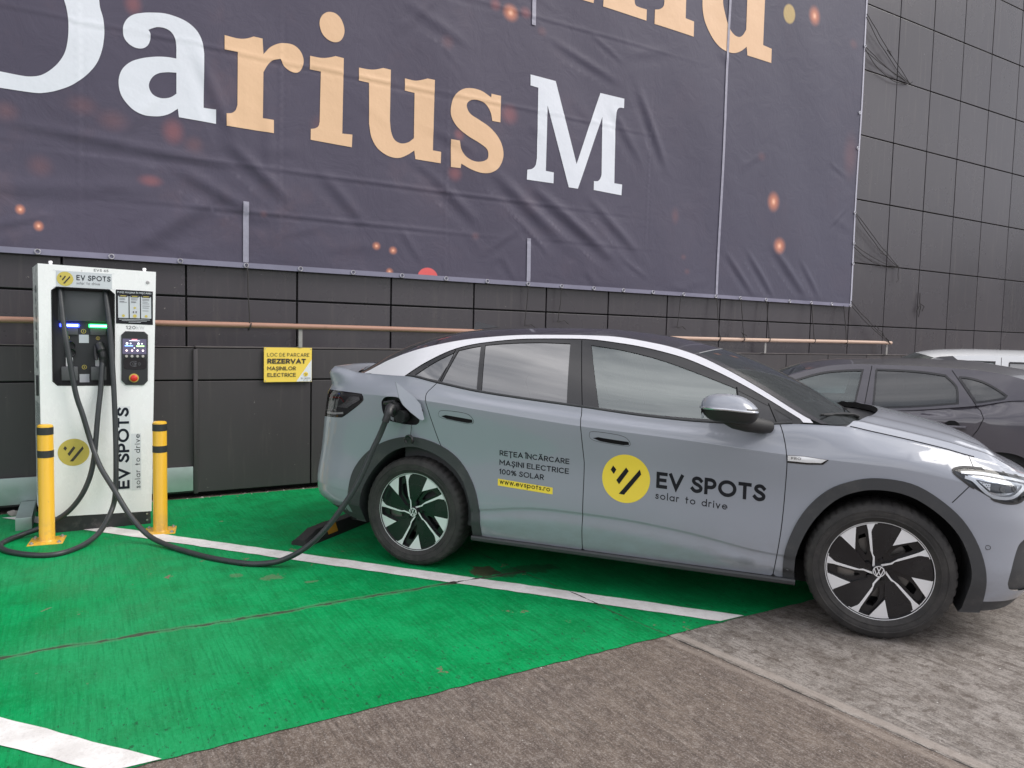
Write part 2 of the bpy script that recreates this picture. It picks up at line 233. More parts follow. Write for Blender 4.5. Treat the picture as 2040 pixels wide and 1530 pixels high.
# ---------- main car ----------
PLAN = [(-2.335,0),(-2.328,.35),(-2.30,.6),(-2.232,.79),(-2.07,.875),(-1.8,.908),(-1.4,.926),(-.9,.922),(0,.92),(.9,.922),(1.4,.927),(1.7,.908),(1.88,.868),(2.02,.795),(2.12,.685),(2.195,.53),(2.25,.3),(2.268,0)]
LC = [(-3.2,.50),(-2.2,.47),(-1.4,.42),(-.875,.433),(-.66,.474),(-.42,.489),(0,.482),(.44,.445),(.88,.385),(1.4,.40),(2,.45),(3,.45)]
HC = [(-3.2,1.115),(-2.1,1.125),(-1.65,1.13),(-1.24,1.111),(-1.04,1.09),(-.67,1.055),(-.24,1.018),(.22,.992),(.61,.966),(.91,.944),(1.4,.92),(1.8,.85),(2.1,.78),(3,.70)]
TOP = [(-3.2,1.30),(-2.3,1.30),(-2.12,1.296),(-2.0,1.278),(-1.93,1.266),(-1.6,1.262),(-1.48,1.262),(-1.25,1.228),(-.945,1.182),(-.58,1.149),(-.25,1.124),(.16,1.092),(.45,1.082),(.75,1.088),(1.0,1.108),(1.2,1.106),(1.3,1.088),(1.48,1.056),(1.69,1.015),(1.8,.99),(1.95,.962),(2.1,.925),(2.25,.895),(2.5,.865),(3,.845)]
sh = lambda L, d: [(a, b + d) for a, b in L]
ROWS = [
 ([(-3.2,.30),(-2.2,.27),(-1.9,.24),(-.9,.245),(.95,.245),(1.85,.20),(2.2,.22),(3,.24)], [(-3.2,.16),(-2.2,.16),(-1.9,.10),(-.9,.05),(.95,.05),(1.85,.06),(2.3,.10),(3,.12)]),
 ([(-3.2,.38),(-2.2,.35),(-1.4,.31),(0,.31),(1.4,.31),(2,.32),(3,.33)], [(-3.2,.05),(-2.2,.05),(-1.4,.025),(0,.025),(1.4,.02),(3,.03)]),
 (sh(LC,-.07), [(-3.2,.01),(-2.0,.01),(-1.4,.006),(0,.005),(1.4,.006),(3,.01)]),
 (sh(LC,-.004), [(-3.2,0),(-2.0,.002),(-1.4,.005),(-.9,.0105),(.9,.0105),(1.4,.006),(2,.0),(3,.0)]),
 (sh(LC,.012), [(-3.2,0),(-2.0,0),(-1.4,.004),(-.8,.003),(.8,.003),(1.4,.003),(2,.0),(3,.0)]),
 ([(-3.2,.72),(-2.2,.72),(-1.6,.72),(-1.2,.76),(0,.76),(1.3,.70),(2,.66),(3,.62)], [(-3.2,.03),(-2.2,.03),(-1.6,.01),(-1.2,.016),(.9,.016),(1.4,.0),(2,.0),(3,.0)]),
 (sh(HC,-.035), [(-3.2,.07),(-2.2,.065),(-1.9,.025),(-1.5,.003),(-1.2,.001),(.9,.001),(1.4,.002),(1.8,.008),(2.1,.010),(3,.02)]),
 (HC, [(-3.2,.08),(-2.2,.075),(-1.9,.03),(-1.5,.001),(-1.2,0),(.9,0),(1.2,.001),(1.4,.003),(1.8,.01),(2.1,.012),(3,.02)]),
 (sh(HC,.006), [(-3.2,.083),(-2.2,.078),(-1.9,.033),(-1.5,.0032),(-1.2,.0024),(.8,.0024),(1.2,.002),(1.4,.0034),(1.8,.0105),(2.1,.0125),(3,.0205)]),
 (sh(HC,.048), [(-3.2,.100),(-2.2,.097),(-1.9,.055),(-1.5,.026),(-1.2,.021),(.8,.020),(1.2,.016),(1.4,.014),(1.8,.024),(2.1,.024),(3,.024)]),
 (sh(TOP,-.045), [(-3.2,.078),(-2.2,.082),(-1.95,.090),(-1.5,.055),(-1.2,.036),(.7,.036),(1.0,.04),(1.3,.07),(1.8,.085),(2.1,.07),(3,.04)]),
 (TOP, [(-3.2,.115),(-2.4,.115),(-2.2,.118),(-2.05,.128),(-1.93,.135),(-1.5,.078),(-1.2,.058),(.7,.058),(1.0,.07),(1.3,.13),(1.8,.15),(2.1,.13),(2.4,.10),(3,.08)]),
]
MAIN = Shell(PLAN, ROWS)
ZB = spline([(-2.2,1.262),(-1.48,1.262),(-1.25,1.228),(-.945,1.182),(-.58,1.149),(-.25,1.124),(.16,1.092),(.45,1.082),(.75,1.088),(1.0,1.108),(1.3,1.108)])
GB = spline([(-2.1,.72),(-1.95,.745),(-1.5,.825),(-1.2,.845),(.7,.845),(1.0,.835),(1.2,.80)])
def green(x, z, off=0.0):
    x = np.asarray(x, float); z = np.asarray(z, float)
    h = z - ZB(x)
    return np.stack([x, -(GB(x) - .50*h - .25*h*abs(h) + off), z], -1)
# =============== 2-D tools ===============
def smooth_loop(P, n=7, closed=True):
    """points (x, y, corner) joined by Catmull-Rom arcs, sharp at corner points"""
    out = []; N = len(P)
    for i in range(N if closed else N-1):
        p1, p2 = P[i], P[(i+1) % N]; p0 = P[i-1] if (closed or i > 0) else p1; p3 = P[(i+2) % N] if (closed or i+2 < N) else p2
        c1 = len(p1) > 2 and p1[2]; c2 = len(p2) > 2 and p2[2]
        if c1 and c2: out.append(p1[:2]); continue
        a = [(p2[k]-p1[k]) if c1 else (p2[k]-p0[k])/2 for k in (0, 1)]; b = [(p2[k]-p1[k]) if c2 else (p3[k]-p1[k])/2 for k in (0, 1)]
        for j in range(n):
            t = j/n; out.append(tuple((2*t**3-3*t**2+1)*p1[k] + (t**3-2*t**2+t)*a[k] + (3*t**2-2*t**3)*p2[k] + (t**3-t**2)*b[k] for k in (0, 1)))
    if not closed: out.append(P[-1][:2])
    return out
def inpoly(P, poly):
    P = np.asarray(P, float); q = np.asarray(poly, float); x, y = P[:, 0], P[:, 1]; c = np.zeros(len(P), int); j = len(q)-1
    for i in range(len(q)):
        (xi, yi), (xj, yj) = q[i], q[j]
        if yi != yj: c += np.where(((yi > y) != (yj > y)) & (x < (xj-xi)*(y-yi)/(yj-yi) + xi), 1 if yi > yj else -1, 0)
        j = i
    return c != 0
def resample(P, d, closed=True):
    P = [tuple(p[:2]) for p in P]; out = []
    for a, b in zip(P, P[1:] + ([P[0]] if closed else [])):
        n = max(1, int(ceil(hypot(b[0]-a[0], b[1]-a[1])/d))); out += [(a[0]+(b[0]-a[0])*k/n, a[1]+(b[1]-a[1])*k/n) for k in range(n)]
    if not closed: out.append(P[-1])
    return out
def stroke(P, w, cap=0.):
    """polyline -> polygon of width w"""
    Q_ = [Vector(p[:2]) for p in P]; P = [q for i, q in enumerate(Q_) if i == 0 or (q-Q_[i-1]).length > 1e-5]; Lf, Rt = [], []
    for i, p in enumerate(P):
        t0 = (p-P[i-1]).normalized() if i else (P[1]-P[0]).normalized(); t1 = (P[i+1]-p).normalized() if i < len(P)-1 else t0
        t = t0+t1
        t = t1 if t.length < 1e-6 else t.normalized()
        n = Vector((-t.y, t.x)); k = w/2/max(.35, n.dot(Vector((-t0.y, t0.x))))
        q = p.copy()
        if i == 0: q -= t1*cap
        if i == len(P)-1: q += t0*cap
        Lf.append(q+n*k); Rt.append(q-n*k)
    return [tuple(v) for v in Lf + Rt[::-1]]
def cdt(loops, lines=(), pts=None):
    V, E = [], []
    for L in loops:
        n = len(V); V += [Vector(p) for p in L]; E += [(n+i, n+(i+1) % len(L)) for i in range(len(L))]
    for L in lines:
        n = len(V); V += [Vector(p) for p in L]; E += [(n+i, n+i+1) for i in range(len(L)-1)]
    if pts is not None: V += [Vector(p) for p in pts]
    r = delaunay_2d_cdt(V, E, [], 0, 1e-5)
    return np.array([tuple(v) for v in r[0]]), np.array(r[2])
def gridpts(x0, x1, y0, y1, d, clear=None, cd=.4):
    X, Y = np.meshgrid(np.arange(x0+d/2, x1, d), np.arange(y0+d/2, y1, d)); X[1::2] += d/2
    P = np.stack([X.ravel(), Y.ravel()], 1)
    if clear is not None and len(clear):
        C = np.asarray(clear); keep = np.ones(len(P), bool)
        for i in range(0, len(P), 400):
            dd = ((P[i:i+400, None, :]-C[None])**2).sum(-1).min(1); keep[i:i+400] = dd > (d*cd)**2
        P = P[keep]
    return P
def fill(polys, d=None, holes=()):
    """union of polygons minus holes -> 2-D triangles"""
    loops = [list(p) for p in polys] + [list(h) for h in holes]
    pts = None
    if d:
        loops = [resample(p, d) for p in loops]; A = np.array([q for p in loops for q in p]); pts = gridpts(A[:, 0].min(), A[:, 0].max(), A[:, 1].min(), A[:, 1].max(), d, A)
    V, T = cdt(loops, (), pts); c = V[T].mean(1); ok = np.zeros(len(T), bool)
    for p in polys: ok |= inpoly(c, p)
    for h in holes: ok &= ~inpoly(c, h)
    return V, T[ok]
def surf(name, V, T, fn, mats, parent, mirror=False, label=None, flip=False, dirn=None, both=None):
    """lift 2-D triangles onto a surface fn(a, b) -> xyz with analytic normals"""
    used, inv = np.unique(T, return_inverse=True); T = inv.reshape(T.shape); V = V[used]
    a, b = V[:, 0], V[:, 1]; P = fn(a, b); e = 1.5e-3
    N = np.cross(fn(a+e, b)-fn(a-e, b), fn(a, b+e)-fn(a, b-e)); N /= np.maximum(np.linalg.norm(N, axis=1), 1e-12)[:, None]
    if dirn is not None:
        s = np.sign((N*np.asarray(dirn)).sum(1)); s[s == 0] = 1; N *= s[:, None]
    if flip: N = -N
    fnrm = np.cross(P[T[:, 1]]-P[T[:, 0]], P[T[:, 2]]-P[T[:, 0]]); bad = (fnrm*N[T].mean(1)).sum(1) < 0
    T = T.copy(); T[bad] = T[bad][:, ::-1]
    if mirror:
        m = np.array([1, -1, 1]); T2 = T[:, ::-1] + len(P)
        if mirror == 'only': P, N, T = P*m, N*m, T[:, ::-1]
        else: P, N, T = np.r_[P, P*m], np.r_[N, N*m], np.r_[T, T2]
    return mesh(name, P, T, mats, parent, normals=N, label=label)
# =============== lettering: a plain geometric sans made of strokes ===============
def arc(cx, cy, rx, ry, a0, a1, n=14): return [(cx+rx*cos(R_(a0+(a1-a0)*k/n)), cy+ry*sin(R_(a0+(a1-a0)*k/n))) for k in range(n+1)]
def _O(w=.78): return [arc(w/2, .5, w/2, .5, 0, 360, 32)]
_S = [smooth_loop([(.54, .84), (.42, .97), (.25, 1.0), (.09, .90), (.06, .73), (.19, .58), (.40, .46), (.54, .30), (.50, .10), (.30, 0), (.12, .04), (.0, .17)], 5, False)]
_s = [smooth_loop([(.36, .58), (.27, .66), (.14, .66), (.05, .56), (.08, .44), (.22, .36), (.34, .28), (.36, .12), (.26, .01), (.11, .01), (.01, .12)], 5, False)]
_C = [arc(.42, .5, .42, .5, 48, 312, 24)]
_A = [[(0, 0), (.37, 1), (.74, 0)], [(.13, .3), (.61, .3)]]
_E = [[(.52, 1), (0, 1), (0, 0), (.52, 0)], [(0, .51), (.46, .51)]]
_R = [[(0, 0), (0, 1), (.28, 1)] + arc(.28, .72, .27, .28, 90, -90, 10) + [(0, .44)], [(.26, .44), (.56, 0)]]
GL = {
 'A': (_A, .74), 'Ă': (_A + [arc(.37, 1.33, .17, .14, 200, 340, 8)], .74), 'Â': (_A, .74), 'C': (_C, .74),
 'D': ([[(0, 0), (0, 1), (.22, 1)] + arc(.22, .5, .44, .5, 90, -90, 16) + [(0, 0)]], .66),
 'E': (_E, .52), 'I': ([[(0, 0), (0, 1)]], .0), 'Î': ([[(0, 0), (0, 1)], [(-.16, 1.14), (0, 1.3), (.16, 1.14)]], .0),
 'K': ([[(0, 0), (0, 1)], [(.5, 1), (.02, .42)], [(.18, .58), (.54, 0)]], .54), 'k': ([[(0, 0), (0, 1)], [(.36, .68), (.02, .30)], [(.14, .42), (.4, 0)]], .4),
 'L': ([[(0, 1), (0, 0), (.48, 0)]], .48), 'M': ([[(0, 0), (0, 1), (.40, .36), (.80, 1), (.80, 0)]], .80),
 'N': ([[(0, 0), (0, 1), (.64, 0), (.64, 1)]], .64), 'O': (_O(.94), .94), 'P': ([[(0, 0), (0, 1), (.28, 1)] + arc(.28, .71, .27, .29, 90, -90, 12) + [(0, .42)]], .55),
 'R': (_R, .56), 'S': (_S, .55), 'Ș': (_S + [[(.30, -.16), (.26, -.36)]], .55), 'T': ([[(0, 1), (.60, 1)], [(.30, 1), (.30, 0)]], .60), 'Ț': ([[(0, 1), (.60, 1)], [(.30, 1), (.30, 0)], [(.32, -.16), (.28, -.36)]], .60),
 'U': ([[(0, 1), (0, .32)] + arc(.31, .32, .31, .32, 180, 360, 14) + [(.62, 1)]], .62), 'V': ([[(0, 1), (.37, 0), (.74, 1)]], .74), 'W': ([[(0, 1), (.25, 0), (.5, 1), (.75, 0), (1, 1)]], 1.),
 'Z': ([[(0, 1), (.56, 1), (0, 0), (.56, 0)]], .56), '!': ([[(0, 1), (0, .3)], [(0, .1), (0, 0)]], .0),
 '0': ([arc(.29, .5, .29, .5, 0, 360, 26)], .58), '1': ([[(0, .8), (.2, 1), (.2, 0)]], .22), '2': ([arc(.27, .72, .25, .28, 165, -28, 12) + [(.0, 0), (.54, 0)]], .54),
 '4': ([[(.42, 0), (.42, 1), (0, .26), (.58, .26)]], .58), '5': ([[(.48, 1), (.1, 1), (.05, .58)] + arc(.24, .34, .27, .33, 120, -140, 14)], .52),
 '%': ([arc(.17, .76, .16, .22, 0, 360, 16), arc(.71, .24, .16, .22, 0, 360, 16), [(.70, 1), (.18, 0)]], .88),
 'o': ([arc(.33, .33, .33, .33, 0, 360, 24)], .66), 's': (_s, .37), 'l': ([[(0, 0), (0, 1.08)]], .0),
 'a': ([arc(.32, .33, .32, .33, 0, 360, 22), [(.64, .68), (.64, 0)]], .64), 'r': ([[(0, 0), (0, .66)], arc(.2, .42, .2, .25, 180, 60, 8)], .30),
 't': ([[(.16, .96), (.16, 0)], [(0, .64), (.34, .64)]], .34), 'd': ([arc(.32, .33, .32, .33, 0, 360, 22), [(.64, 1.08), (.64, 0)]], .64),
 'i': ([[(0, 0), (0, .66)], [(0, .88), (0, 1.0)]], .0), 'v': ([[(0, .66), (.26, 0), (.52, .66)]], .52), 'w': ([[(0, .66), (.2, 0), (.4, .66), (.6, 0), (.8, .66)]], .8),
 'e': ([[(.02, .34), (.63, .34)] + arc(.32, .33, .32, .33, 0, 310, 20)], .64), 'p': ([arc(.33, .33, .32, .33, 0, 360, 22), [(0, .68), (0, -.38)]], .66), '.': ([[(0, 0), (0, .12)]], .0), ' ': ([], .30),
}
def textpolys(txt, x0, y0, h, wid=None, w=.13, sp=.20, slope=0.):
    """polygons of a line of text, baseline start (x0, y0), cap height h; fitted to width wid"""
    pen = w/2; items = []
    spc = .30 if txt.lower() == txt else .06
    for ch in txt:
        st, adv = GL[ch] if ch != ' ' else ([], spc); items.append((st, pen)); pen += adv + sp + w*.8
    tot = pen - sp - w*.8 + w/2; k = h if wid is None else wid/tot; out = []
    for st, px in items:
        for P in st:
            y_sc = (1-w)
            Q = [(px+x, w/2 + y*y_sc) for x, y in P]
            closed = len(P) > 8 and hypot(P[0][0]-P[-1][0], P[0][1]-P[-1][1]) < 1e-6
            if closed:
                Q = Q[:-1]; c = (sum(q[0] for q in Q)/len(Q), sum(q[1] for q in Q)/len(Q)); rx = max(abs(q[0]-c[0]) for q in Q); ry = max(abs(q[1]-c[1]) for q in Q)
                n = len(Q)
                for hf in ((0, n//2), (n//2, n)):
                    o = [(c[0]+(q[0]-c[0])*(rx+w/2)/rx, c[1]+(q[1]-c[1])*(ry+w/2)/ry) for q in (Q+[Q[0]])[hf[0]:hf[1]+1]]
                    i = [(c[0]+(q[0]-c[0])*(rx-w/2)/rx, c[1]+(q[1]-c[1])*(ry-w/2)/ry) for q in (Q+[Q[0]])[hf[0]:hf[1]+1]]
                    out.append(o + i[::-1])
            else: out.append(stroke(Q, w, w/2 if (ch_short(P)) else (w/2)))
    return [[(x0+x*k, y0+y*h+slope*x*k) for x, y in p] for p in out]
def ch_short(P): return len(P) == 2
def decal(name, polys, fn, m, parent, d=None, dirn=None, label=None):
    V, T = fill(polys, d); return surf(name, V, T, fn, m, parent, dirn=dirn, label=label)
def mark_polys(cx, cy, r):
    """the three slanted bars of the round logo, measured on the door sticker"""
    q = [[(-.039,.799),(-.020,.776),(-.035,.749),(-.054,.773)], [(.038,.794),(.054,.774),(-.001,.691),(-.018,.715)], [(.119,.789),(.128,.761),(.032,.633),(.001,.636)]]
    return [[(cx+(x-.038)/.1425*r, cy+(y-.728)/.1425*r) for x, y in p] for p in q]
def disc(cx, cy, r, n=56): return [(cx+r*cos(2*pi*k/n), cy+r*sin(2*pi*k/n)) for k in range(n)]
# =============== ground ===============
def crackmask(g, P):
    x, y, z = g.sep(P)[:3]
    n1 = g.m('MULTIPLY', g.m('SUBTRACT', g.noise(P, 2.2, 6, .62), .5), .16)
    n2 = g.noise(P, 7, 3, .6, off=(3, 9, 0))
    d1 = g.m('ABSOLUTE', g.m('ADD', g.m('SUBTRACT', y, 4.02), n1))
    w1 = g.ramp(n2, .44, .64, .0025, .017)
    c1 = g.m('MULTIPLY', g.m('LESS_THAN', d1, w1), g.m('LESS_THAN', x, 2.50))
    xl = g.m('ADD', g.m('MULTIPLY', g.m('SUBTRACT', y, 2.78), .125), x)
    d2 = g.m('ABSOLUTE', g.m('ADD', g.m('SUBTRACT', xl, 2.635), g.m('MULTIPLY', n1, .45)))
    c2 = g.m('LESS_THAN', d2, g.ramp(n2, .38, .62, .0015, .006))
    return g.m('MAXIMUM', c1, c2), xl, d1, d2
def concrete():
    m, n, l, b = newmat('brushed_concrete'); g = NG(m.node_tree); P = g.pos(); x, y, z = g.sep(P)[:3]
    ck, xl, d1, d2 = crackmask(g, P)
    st = g.noise(P, 1, 5, .75, (70, 3.2, 1), .25); med = g.noise(P, 5.5, 12, .84, (1.3, .8, 1)); big = g.noise(P, 1.1, 4, .55)
    g1 = g.noise(P, 42, 5, .8, (1, .55, 1)); g2 = g.noise(P, 130, 3, .7, off=(5, 3, 0))
    br = g.mix(g.ramp(med, .40, .60), (.098, .071, .056), (.170, .133, .107)); br = g.mix(g.m('MULTIPLY', g.ramp(big, .42, .62), .45), br, (.125, .098, .086))
    gr = g.mix(g.ramp(med, .42, .58), (.160, .139, .121), (.315, .288, .264)); gr = g.mix(g.m('MULTIPLY', g.ramp(big, .5, .62), .45), gr, (.165, .142, .124))
    side = g.m('GREATER_THAN', g.m('ADD', xl, g.m('MULTIPLY', g.m('SUBTRACT', med, .5), .05)), 2.635)
    c = g.mix(side, br, gr)
    c = g.mix(g.m('MULTIPLY', g.ramp(st, .50, .60), .52), c, (.066, .054, .047))
    c = g.mix(g.m('MULTIPLY', g.ramp(st, .46, .36), .30), c, (.31, .27, .24))
    c = g.mix(g.m('MULTIPLY', g.ramp(g1, .50, .62), .36), c, (.36, .32, .29)); c = g.mix(g.m('MULTIPLY', g.ramp(g1, .46, .35), .45), c, (.045, .037, .033))
    c = g.mix(g.m('MULTIPLY', g.ramp(g2, .52, .66), .42), c, (.44, .40, .37)); c = g.mix(g.m('MULTIPLY', g.ramp(g2, .45, .34), .45), c, (.040, .033, .030))
    blot = g.noise(P, 15, 12, .86, (1, 1, 1), .2); c = g.mix(g.m('MULTIPLY', g.m('MULTIPLY', g.ramp(blot, .510, .575), side), .72), c, (.085, .066, .054))
    strip = g.m('MULTIPLY', g.ramp(g.m('ABSOLUTE', g.m('ADD', g.m('SUBTRACT', xl, 2.680), g.m('MULTIPLY', g.m('SUBTRACT', med, .5), .04))), .018, .034, 1, 0), g.m('LESS_THAN', y, 2.86))
    c = g.mix(g.m('MULTIPLY', strip, .60), c, (.36, .315, .280))
    strip2 = g.ramp(g.m('ABSOLUTE', g.m('ADD', g.m('SUBTRACT', xl, 2.59), g.m('MULTIPLY', g.m('SUBTRACT', med, .5), .10))), .004, .035, 1, 0)
    c = g.mix(g.m('MULTIPLY', strip2, .42), c, (.33, .28, .24)); fine = g1
    pit = g.noise(P, 21, 6, .8, (1, .8, 1), off=(2, 7, 0)); c = g.mix(g.ramp(pit, .66, .69, 0, .8), c, (.035, .03, .028))
    stone = g.noise(P, 60, 2, .5, off=(9, 1, 0)); c = g.mix(g.ramp(stone, .735, .75, 0, .9), c, (.62, .60, .57))
    c = g.mix(ck, c, (.03, .026, .024))
    g.val(b.inputs['Base Color'], c); g.val(b.inputs['Roughness'], g.ramp(med, .3, .7, .62, .9))
    h = g.m('ADD', g.m('ADD', g.m('MULTIPLY', st, 1.0), g.m('MULTIPLY', fine, .7)), g.m('MULTIPLY', ck, -3.))
    g.val(b.inputs['Normal'], g.bump(h, .004)); return m
def greenpaint():
    m, n, l, b = newmat('green_floor_paint'); g = NG(m.node_tree); P = g.pos(); x, y, z = g.sep(P)[:3]
    ck, xl, d1, d2 = crackmask(g, P)
    st = g.noise(P, 1, 4, .7, (58, 2.4, 1), .25); fine = g.noise(P, 70, 5, .8, (1, .6, 1)); med = g.noise(P, 4, 6, .62); big = g.noise(P, .75, 3, .5, off=(1.5, .4, 0))
    c = g.mix(g.ramp(med, .36, .64), (.0003, .220, .058), (.0006, .290, .084))
    # chalky traffic film: stronger towards the left bay
    film = g.m('MULTIPLY', g.ramp(big, .40, .60), g.ramp(x, 1.6, -.2, .15, .8)); c = g.mix(g.m('MULTIPLY', film, .30), c, (.07, .29, .155))
    c = g.mix(g.m('MULTIPLY', g.ramp(st, .50, .60), .30), c, (.002, .12, .034)); c = g.mix(g.m('MULTIPLY', g.ramp(st, .46, .36), .22), c, (.02, .33, .12))
    c = g.mix(g.m('MULTIPLY', g.ramp(fine, .52, .62), .30), c, (.04, .36, .16)); c = g.mix(g.m('MULTIPLY', g.ramp(fine, .45, .36), .35), c, (.001, .12, .035))
    wear = g.ramp(y, 4.0, 2.8, 0, .15)
    pit = g.noise(P, 30, 5, .75, (1.3, .7, 1)); c = g.mix(g.m('MULTIPLY', g.ramp(g.m('ADD', pit, g.m('MULTIPLY', wear, .50)), .665, .69), .7), c, (.02, .055, .03))
    chip = g.noise(P, 6.5, 7, .72, (1, .8, 1), .3, (7.3, 2.1, 0)); zone = g.m('MULTIPLY', g.noise(P, 1.4, 2, .5, off=(3.1, 8.2, 0)), .45)
    c = g.mix(g.ramp(g.m('ADD', chip, zone), .91, .93, 0, .85), c, (.20, .145, .105))
    edge = g.m('MULTIPLY', g.m('LESS_THAN', g.m('ADD', d1, g.m('MULTIPLY', chip, .03)), .042), g.m('LESS_THAN', x, 2.5)); c = g.mix(g.m('MULTIPLY', edge, .45), c, (.09, .20, .11))
    for px_, py_, rx_, ry_, cc_, am in ((2.24, 4.14, .10, .13, (.075, .048, .036), .85), (2.50, 4.04, .24, .10, (.03, .045, .028), .55), (1.02, 4.62, .10, .06, (.16, .17, .11), .5), (.82, 4.75, .04, .04, (.16, .17, .11), .4), (1.22, 4.43, .06, .02, (.16, .16, .11), .5)):
        rr_ = g.m('SQRT', g.m('ADD', g.m('POWER', g.m('DIVIDE', g.m('SUBTRACT', x, px_), rx_), 2.), g.m('POWER', g.m('DIVIDE', g.m('SUBTRACT', y, py_), ry_), 2.)))
        c = g.mix(g.ramp(g.m('ADD', rr_, g.m('MULTIPLY', g.m('SUBTRACT', chip, .5), 3.6)), .75, .95, am, 0.), c, cc_)
    c = g.mix(g.m('MULTIPLY', ck, .85), c, (.06, .052, .044))
    g.val(b.inputs['Base Color'], c); g.val(b.inputs['Roughness'], g.ramp(med, .3, .7, .50, .75)); b.inputs['Specular IOR Level'].default_value = .12
    h = g.m('ADD', g.m('ADD', g.m('MULTIPLY', st, .9), g.m('MULTIPLY', fine, .35)), g.m('MULTIPLY', ck, -3.)); g.val(b.inputs['Normal'], g.bump(h, .0035)); return m
def whitepaint():
    m, n, l, b = newmat('white_line_paint'); g = NG(m.node_tree); P = g.pos()
    ck, xl, d1, d2 = crackmask(g, P); fine = g.noise(P, 60, 4, .7); med = g.noise(P, 6, 6, .65)
    c = g.mix(g.ramp(med, .35, .65), (.68, .66, .645), (.82, .81, .80)); c = g.mix(g.m('MULTIPLY', g.ramp(fine, .5, .72), .4), c, (.50, .47, .45))
    chip = g.noise(P, 9, 7, .75, (1, 1, 1), .3, (2.3, 5.1, 0)); c = g.mix(g.ramp(chip, .70, .73), c, (.25, .15, .12))
    pit = g.noise(P, 38, 5, .8); c = g.mix(g.ramp(pit, .69, .72, 0, .8), c, (.12, .13, .11)); c = g.mix(ck, c, (.06, .05, .045))
    g.val(b.inputs['Base Color'], c); b.inputs['Roughness'].default_value = .6; g.val(b.inputs['Normal'], g.bump(g.m('ADD', fine, g.m('MULTIPLY', ck, -3.)), .003)); return m
M_conc, M_green, M_white = concrete(), greenpaint(), whitepaint()
def sheet(name, poly, z, m, th=0.0):
    V = [(x, y, z) for x, y in poly]; o = mesh(name, V, [tuple(range(len(V)))], m); return tag(o, kind='structure')
def wob(a, b, n, amp, seed):
    r = random.Random(seed); return [(a[0]+(b[0]-a[0])*k/n + r.uniform(-amp, amp), a[1]+(b[1]-a[1])*k/n + r.uniform(-amp, amp)) for k in range(n)]
sheet('ground', [(-400, -400), (400, -400), (400, 400), (-400, 400)], 0, M_conc)
sheet('green_parking_surface', wob((-4.2, 2.80), (5.6, 2.79), 160, .005, 1) + [(5.6, 2.79)] + wob((5.6, 7.12), (-4.2, 7.12), 90, .012, 2) + [(-7, 7.12)], .004, M_green)
def whiteline(x0, x1, ytop, wy, seed):
    """painted line from (x0, ytop) at the wall side to (x1, 2.80); x is the left edge at a given y"""
    L = wob((x0, ytop), (x1, 2.80), 70, .004, seed); Rr = wob((x1+wy, 2.795), (x0+wy, ytop), 70, .004, seed+5)
    sheet('white_line', L + [(x1, 2.80)] + Rr + [(x0+wy, ytop)], .008, M_white)
whiteline(-.56, 3.015, 6.98, .185, 11); whiteline(-3.6, .045, 7.0, .185, 12)
# unseen low ridge far behind the photographer, added to darken car reflections
rnd = random.Random(5); V, F = [], []
for k in range(121):
    a = R_(100 + 300*k/120.); hgt = 17 + 9*sin(k*.21) + 5*sin(k*.53+1) + rnd.uniform(-1, 1)
    V += [(190*cos(a), 190*sin(a), -1), (230*cos(a), 230*sin(a), hgt), (330*cos(a), 330*sin(a), -1)]
for k in range(120): F += [(3*k, 3*k+3, 3*k+4, 3*k+1), (3*k+1, 3*k+4, 3*k+5, 3*k+2)]
tag(mesh('added_hills', V, F, mat('added_hillside', (.10, .115, .12), .95, var=.3, vs=.05), smooth=True), kind='structure')

# =============== the clad wall ===============
def panelmat(name, col, rough, streak, dcol):
    m, n, l, b = newmat(name); g = NG(m.node_tree); P = g.pos(); rpi = n.new('ShaderNodeNewGeometry').outputs['Random Per Island']
    t = g.noise(P, .9, 5, .6); c = g.mix(t, tuple(v*.93 for v in col), tuple(v*1.07 for v in col)); k = g.ramp(rpi, 0, 1, .0, 1.)
    c = g.mix(g.m('MULTIPLY', k, .30), c, tuple(v*.62 for v in col)); sk_ = g.noise(P, 1, 5, .7, (16, 1, 1.1)); c = g.mix(g.m('MULTIPLY', g.ramp(sk_, .53, .68), streak), c, dcol)
    sp = g.noise(P, 24, 4, .7); c = g.mix(g.ramp(sp, .70, .73, 0, .6), c, (.26, .24, .22))
    g.val(b.inputs['Base Color'], c); g.val(b.inputs['Roughness'], g.m('ADD', g.m('MULTIPLY', t, .16), rough-.08)); b.inputs['Specular IOR Level'].default_value = .58
    g.val(b.inputs['Normal'], g.bump(g.noise(P, .8, 3, .5), .0006)); return m
M_panel = panelmat('dark_cassette_panel', (.054, .048, .056), .27, .28, (.105, .093, .088)); M_panel2 = panelmat('plinth_panel', (.050, .044, .048), .48, .30, (.095, .085, .080))
M_gap = mat('joint_shadow_rubber', (.010, .010, .011), .9)
M_galv = mat('galvanised_steel', (.42, .50, .49), .38, .55, var=.12, vs=9, rvar=.08)
WY = 7.22
wall = thing('panel_wall', 'tall dark grey panel wall behind the banner, the charger and the cars', 'building wall', (4, WY, 0))
def Wp(name, mb, m, **k): o = mb.build(name, m, wall, **k); o.matrix_parent_inverse = Matrix.Translation((-4, -WY, 0)); return o
bk = MB().box((-9, WY+.03, 0), (19.5, WY+.4, 10.4)); Wp('backing', bk, M_gap)
cols = [-8.65, -7.7, -6.75, -5.8, -4.85, -3.92, -2.97, -2.03, -1.08, -.13, .823, 1.812, 2.775, 3.74, 4.69, 5.60, 6.56, 7.51, 8.46, 9.40, 10.30, 11.19, 12.11, 13.01, 13.91, 14.85, 15.8, 16.75, 17.7, 18.65, 19.5]
rowz = [1.36, 1.83, 2.80, 3.77, 4.745, 5.72, 6.69, 7.66, 8.63, 9.6, 10.4]
rnd = random.Random(3)
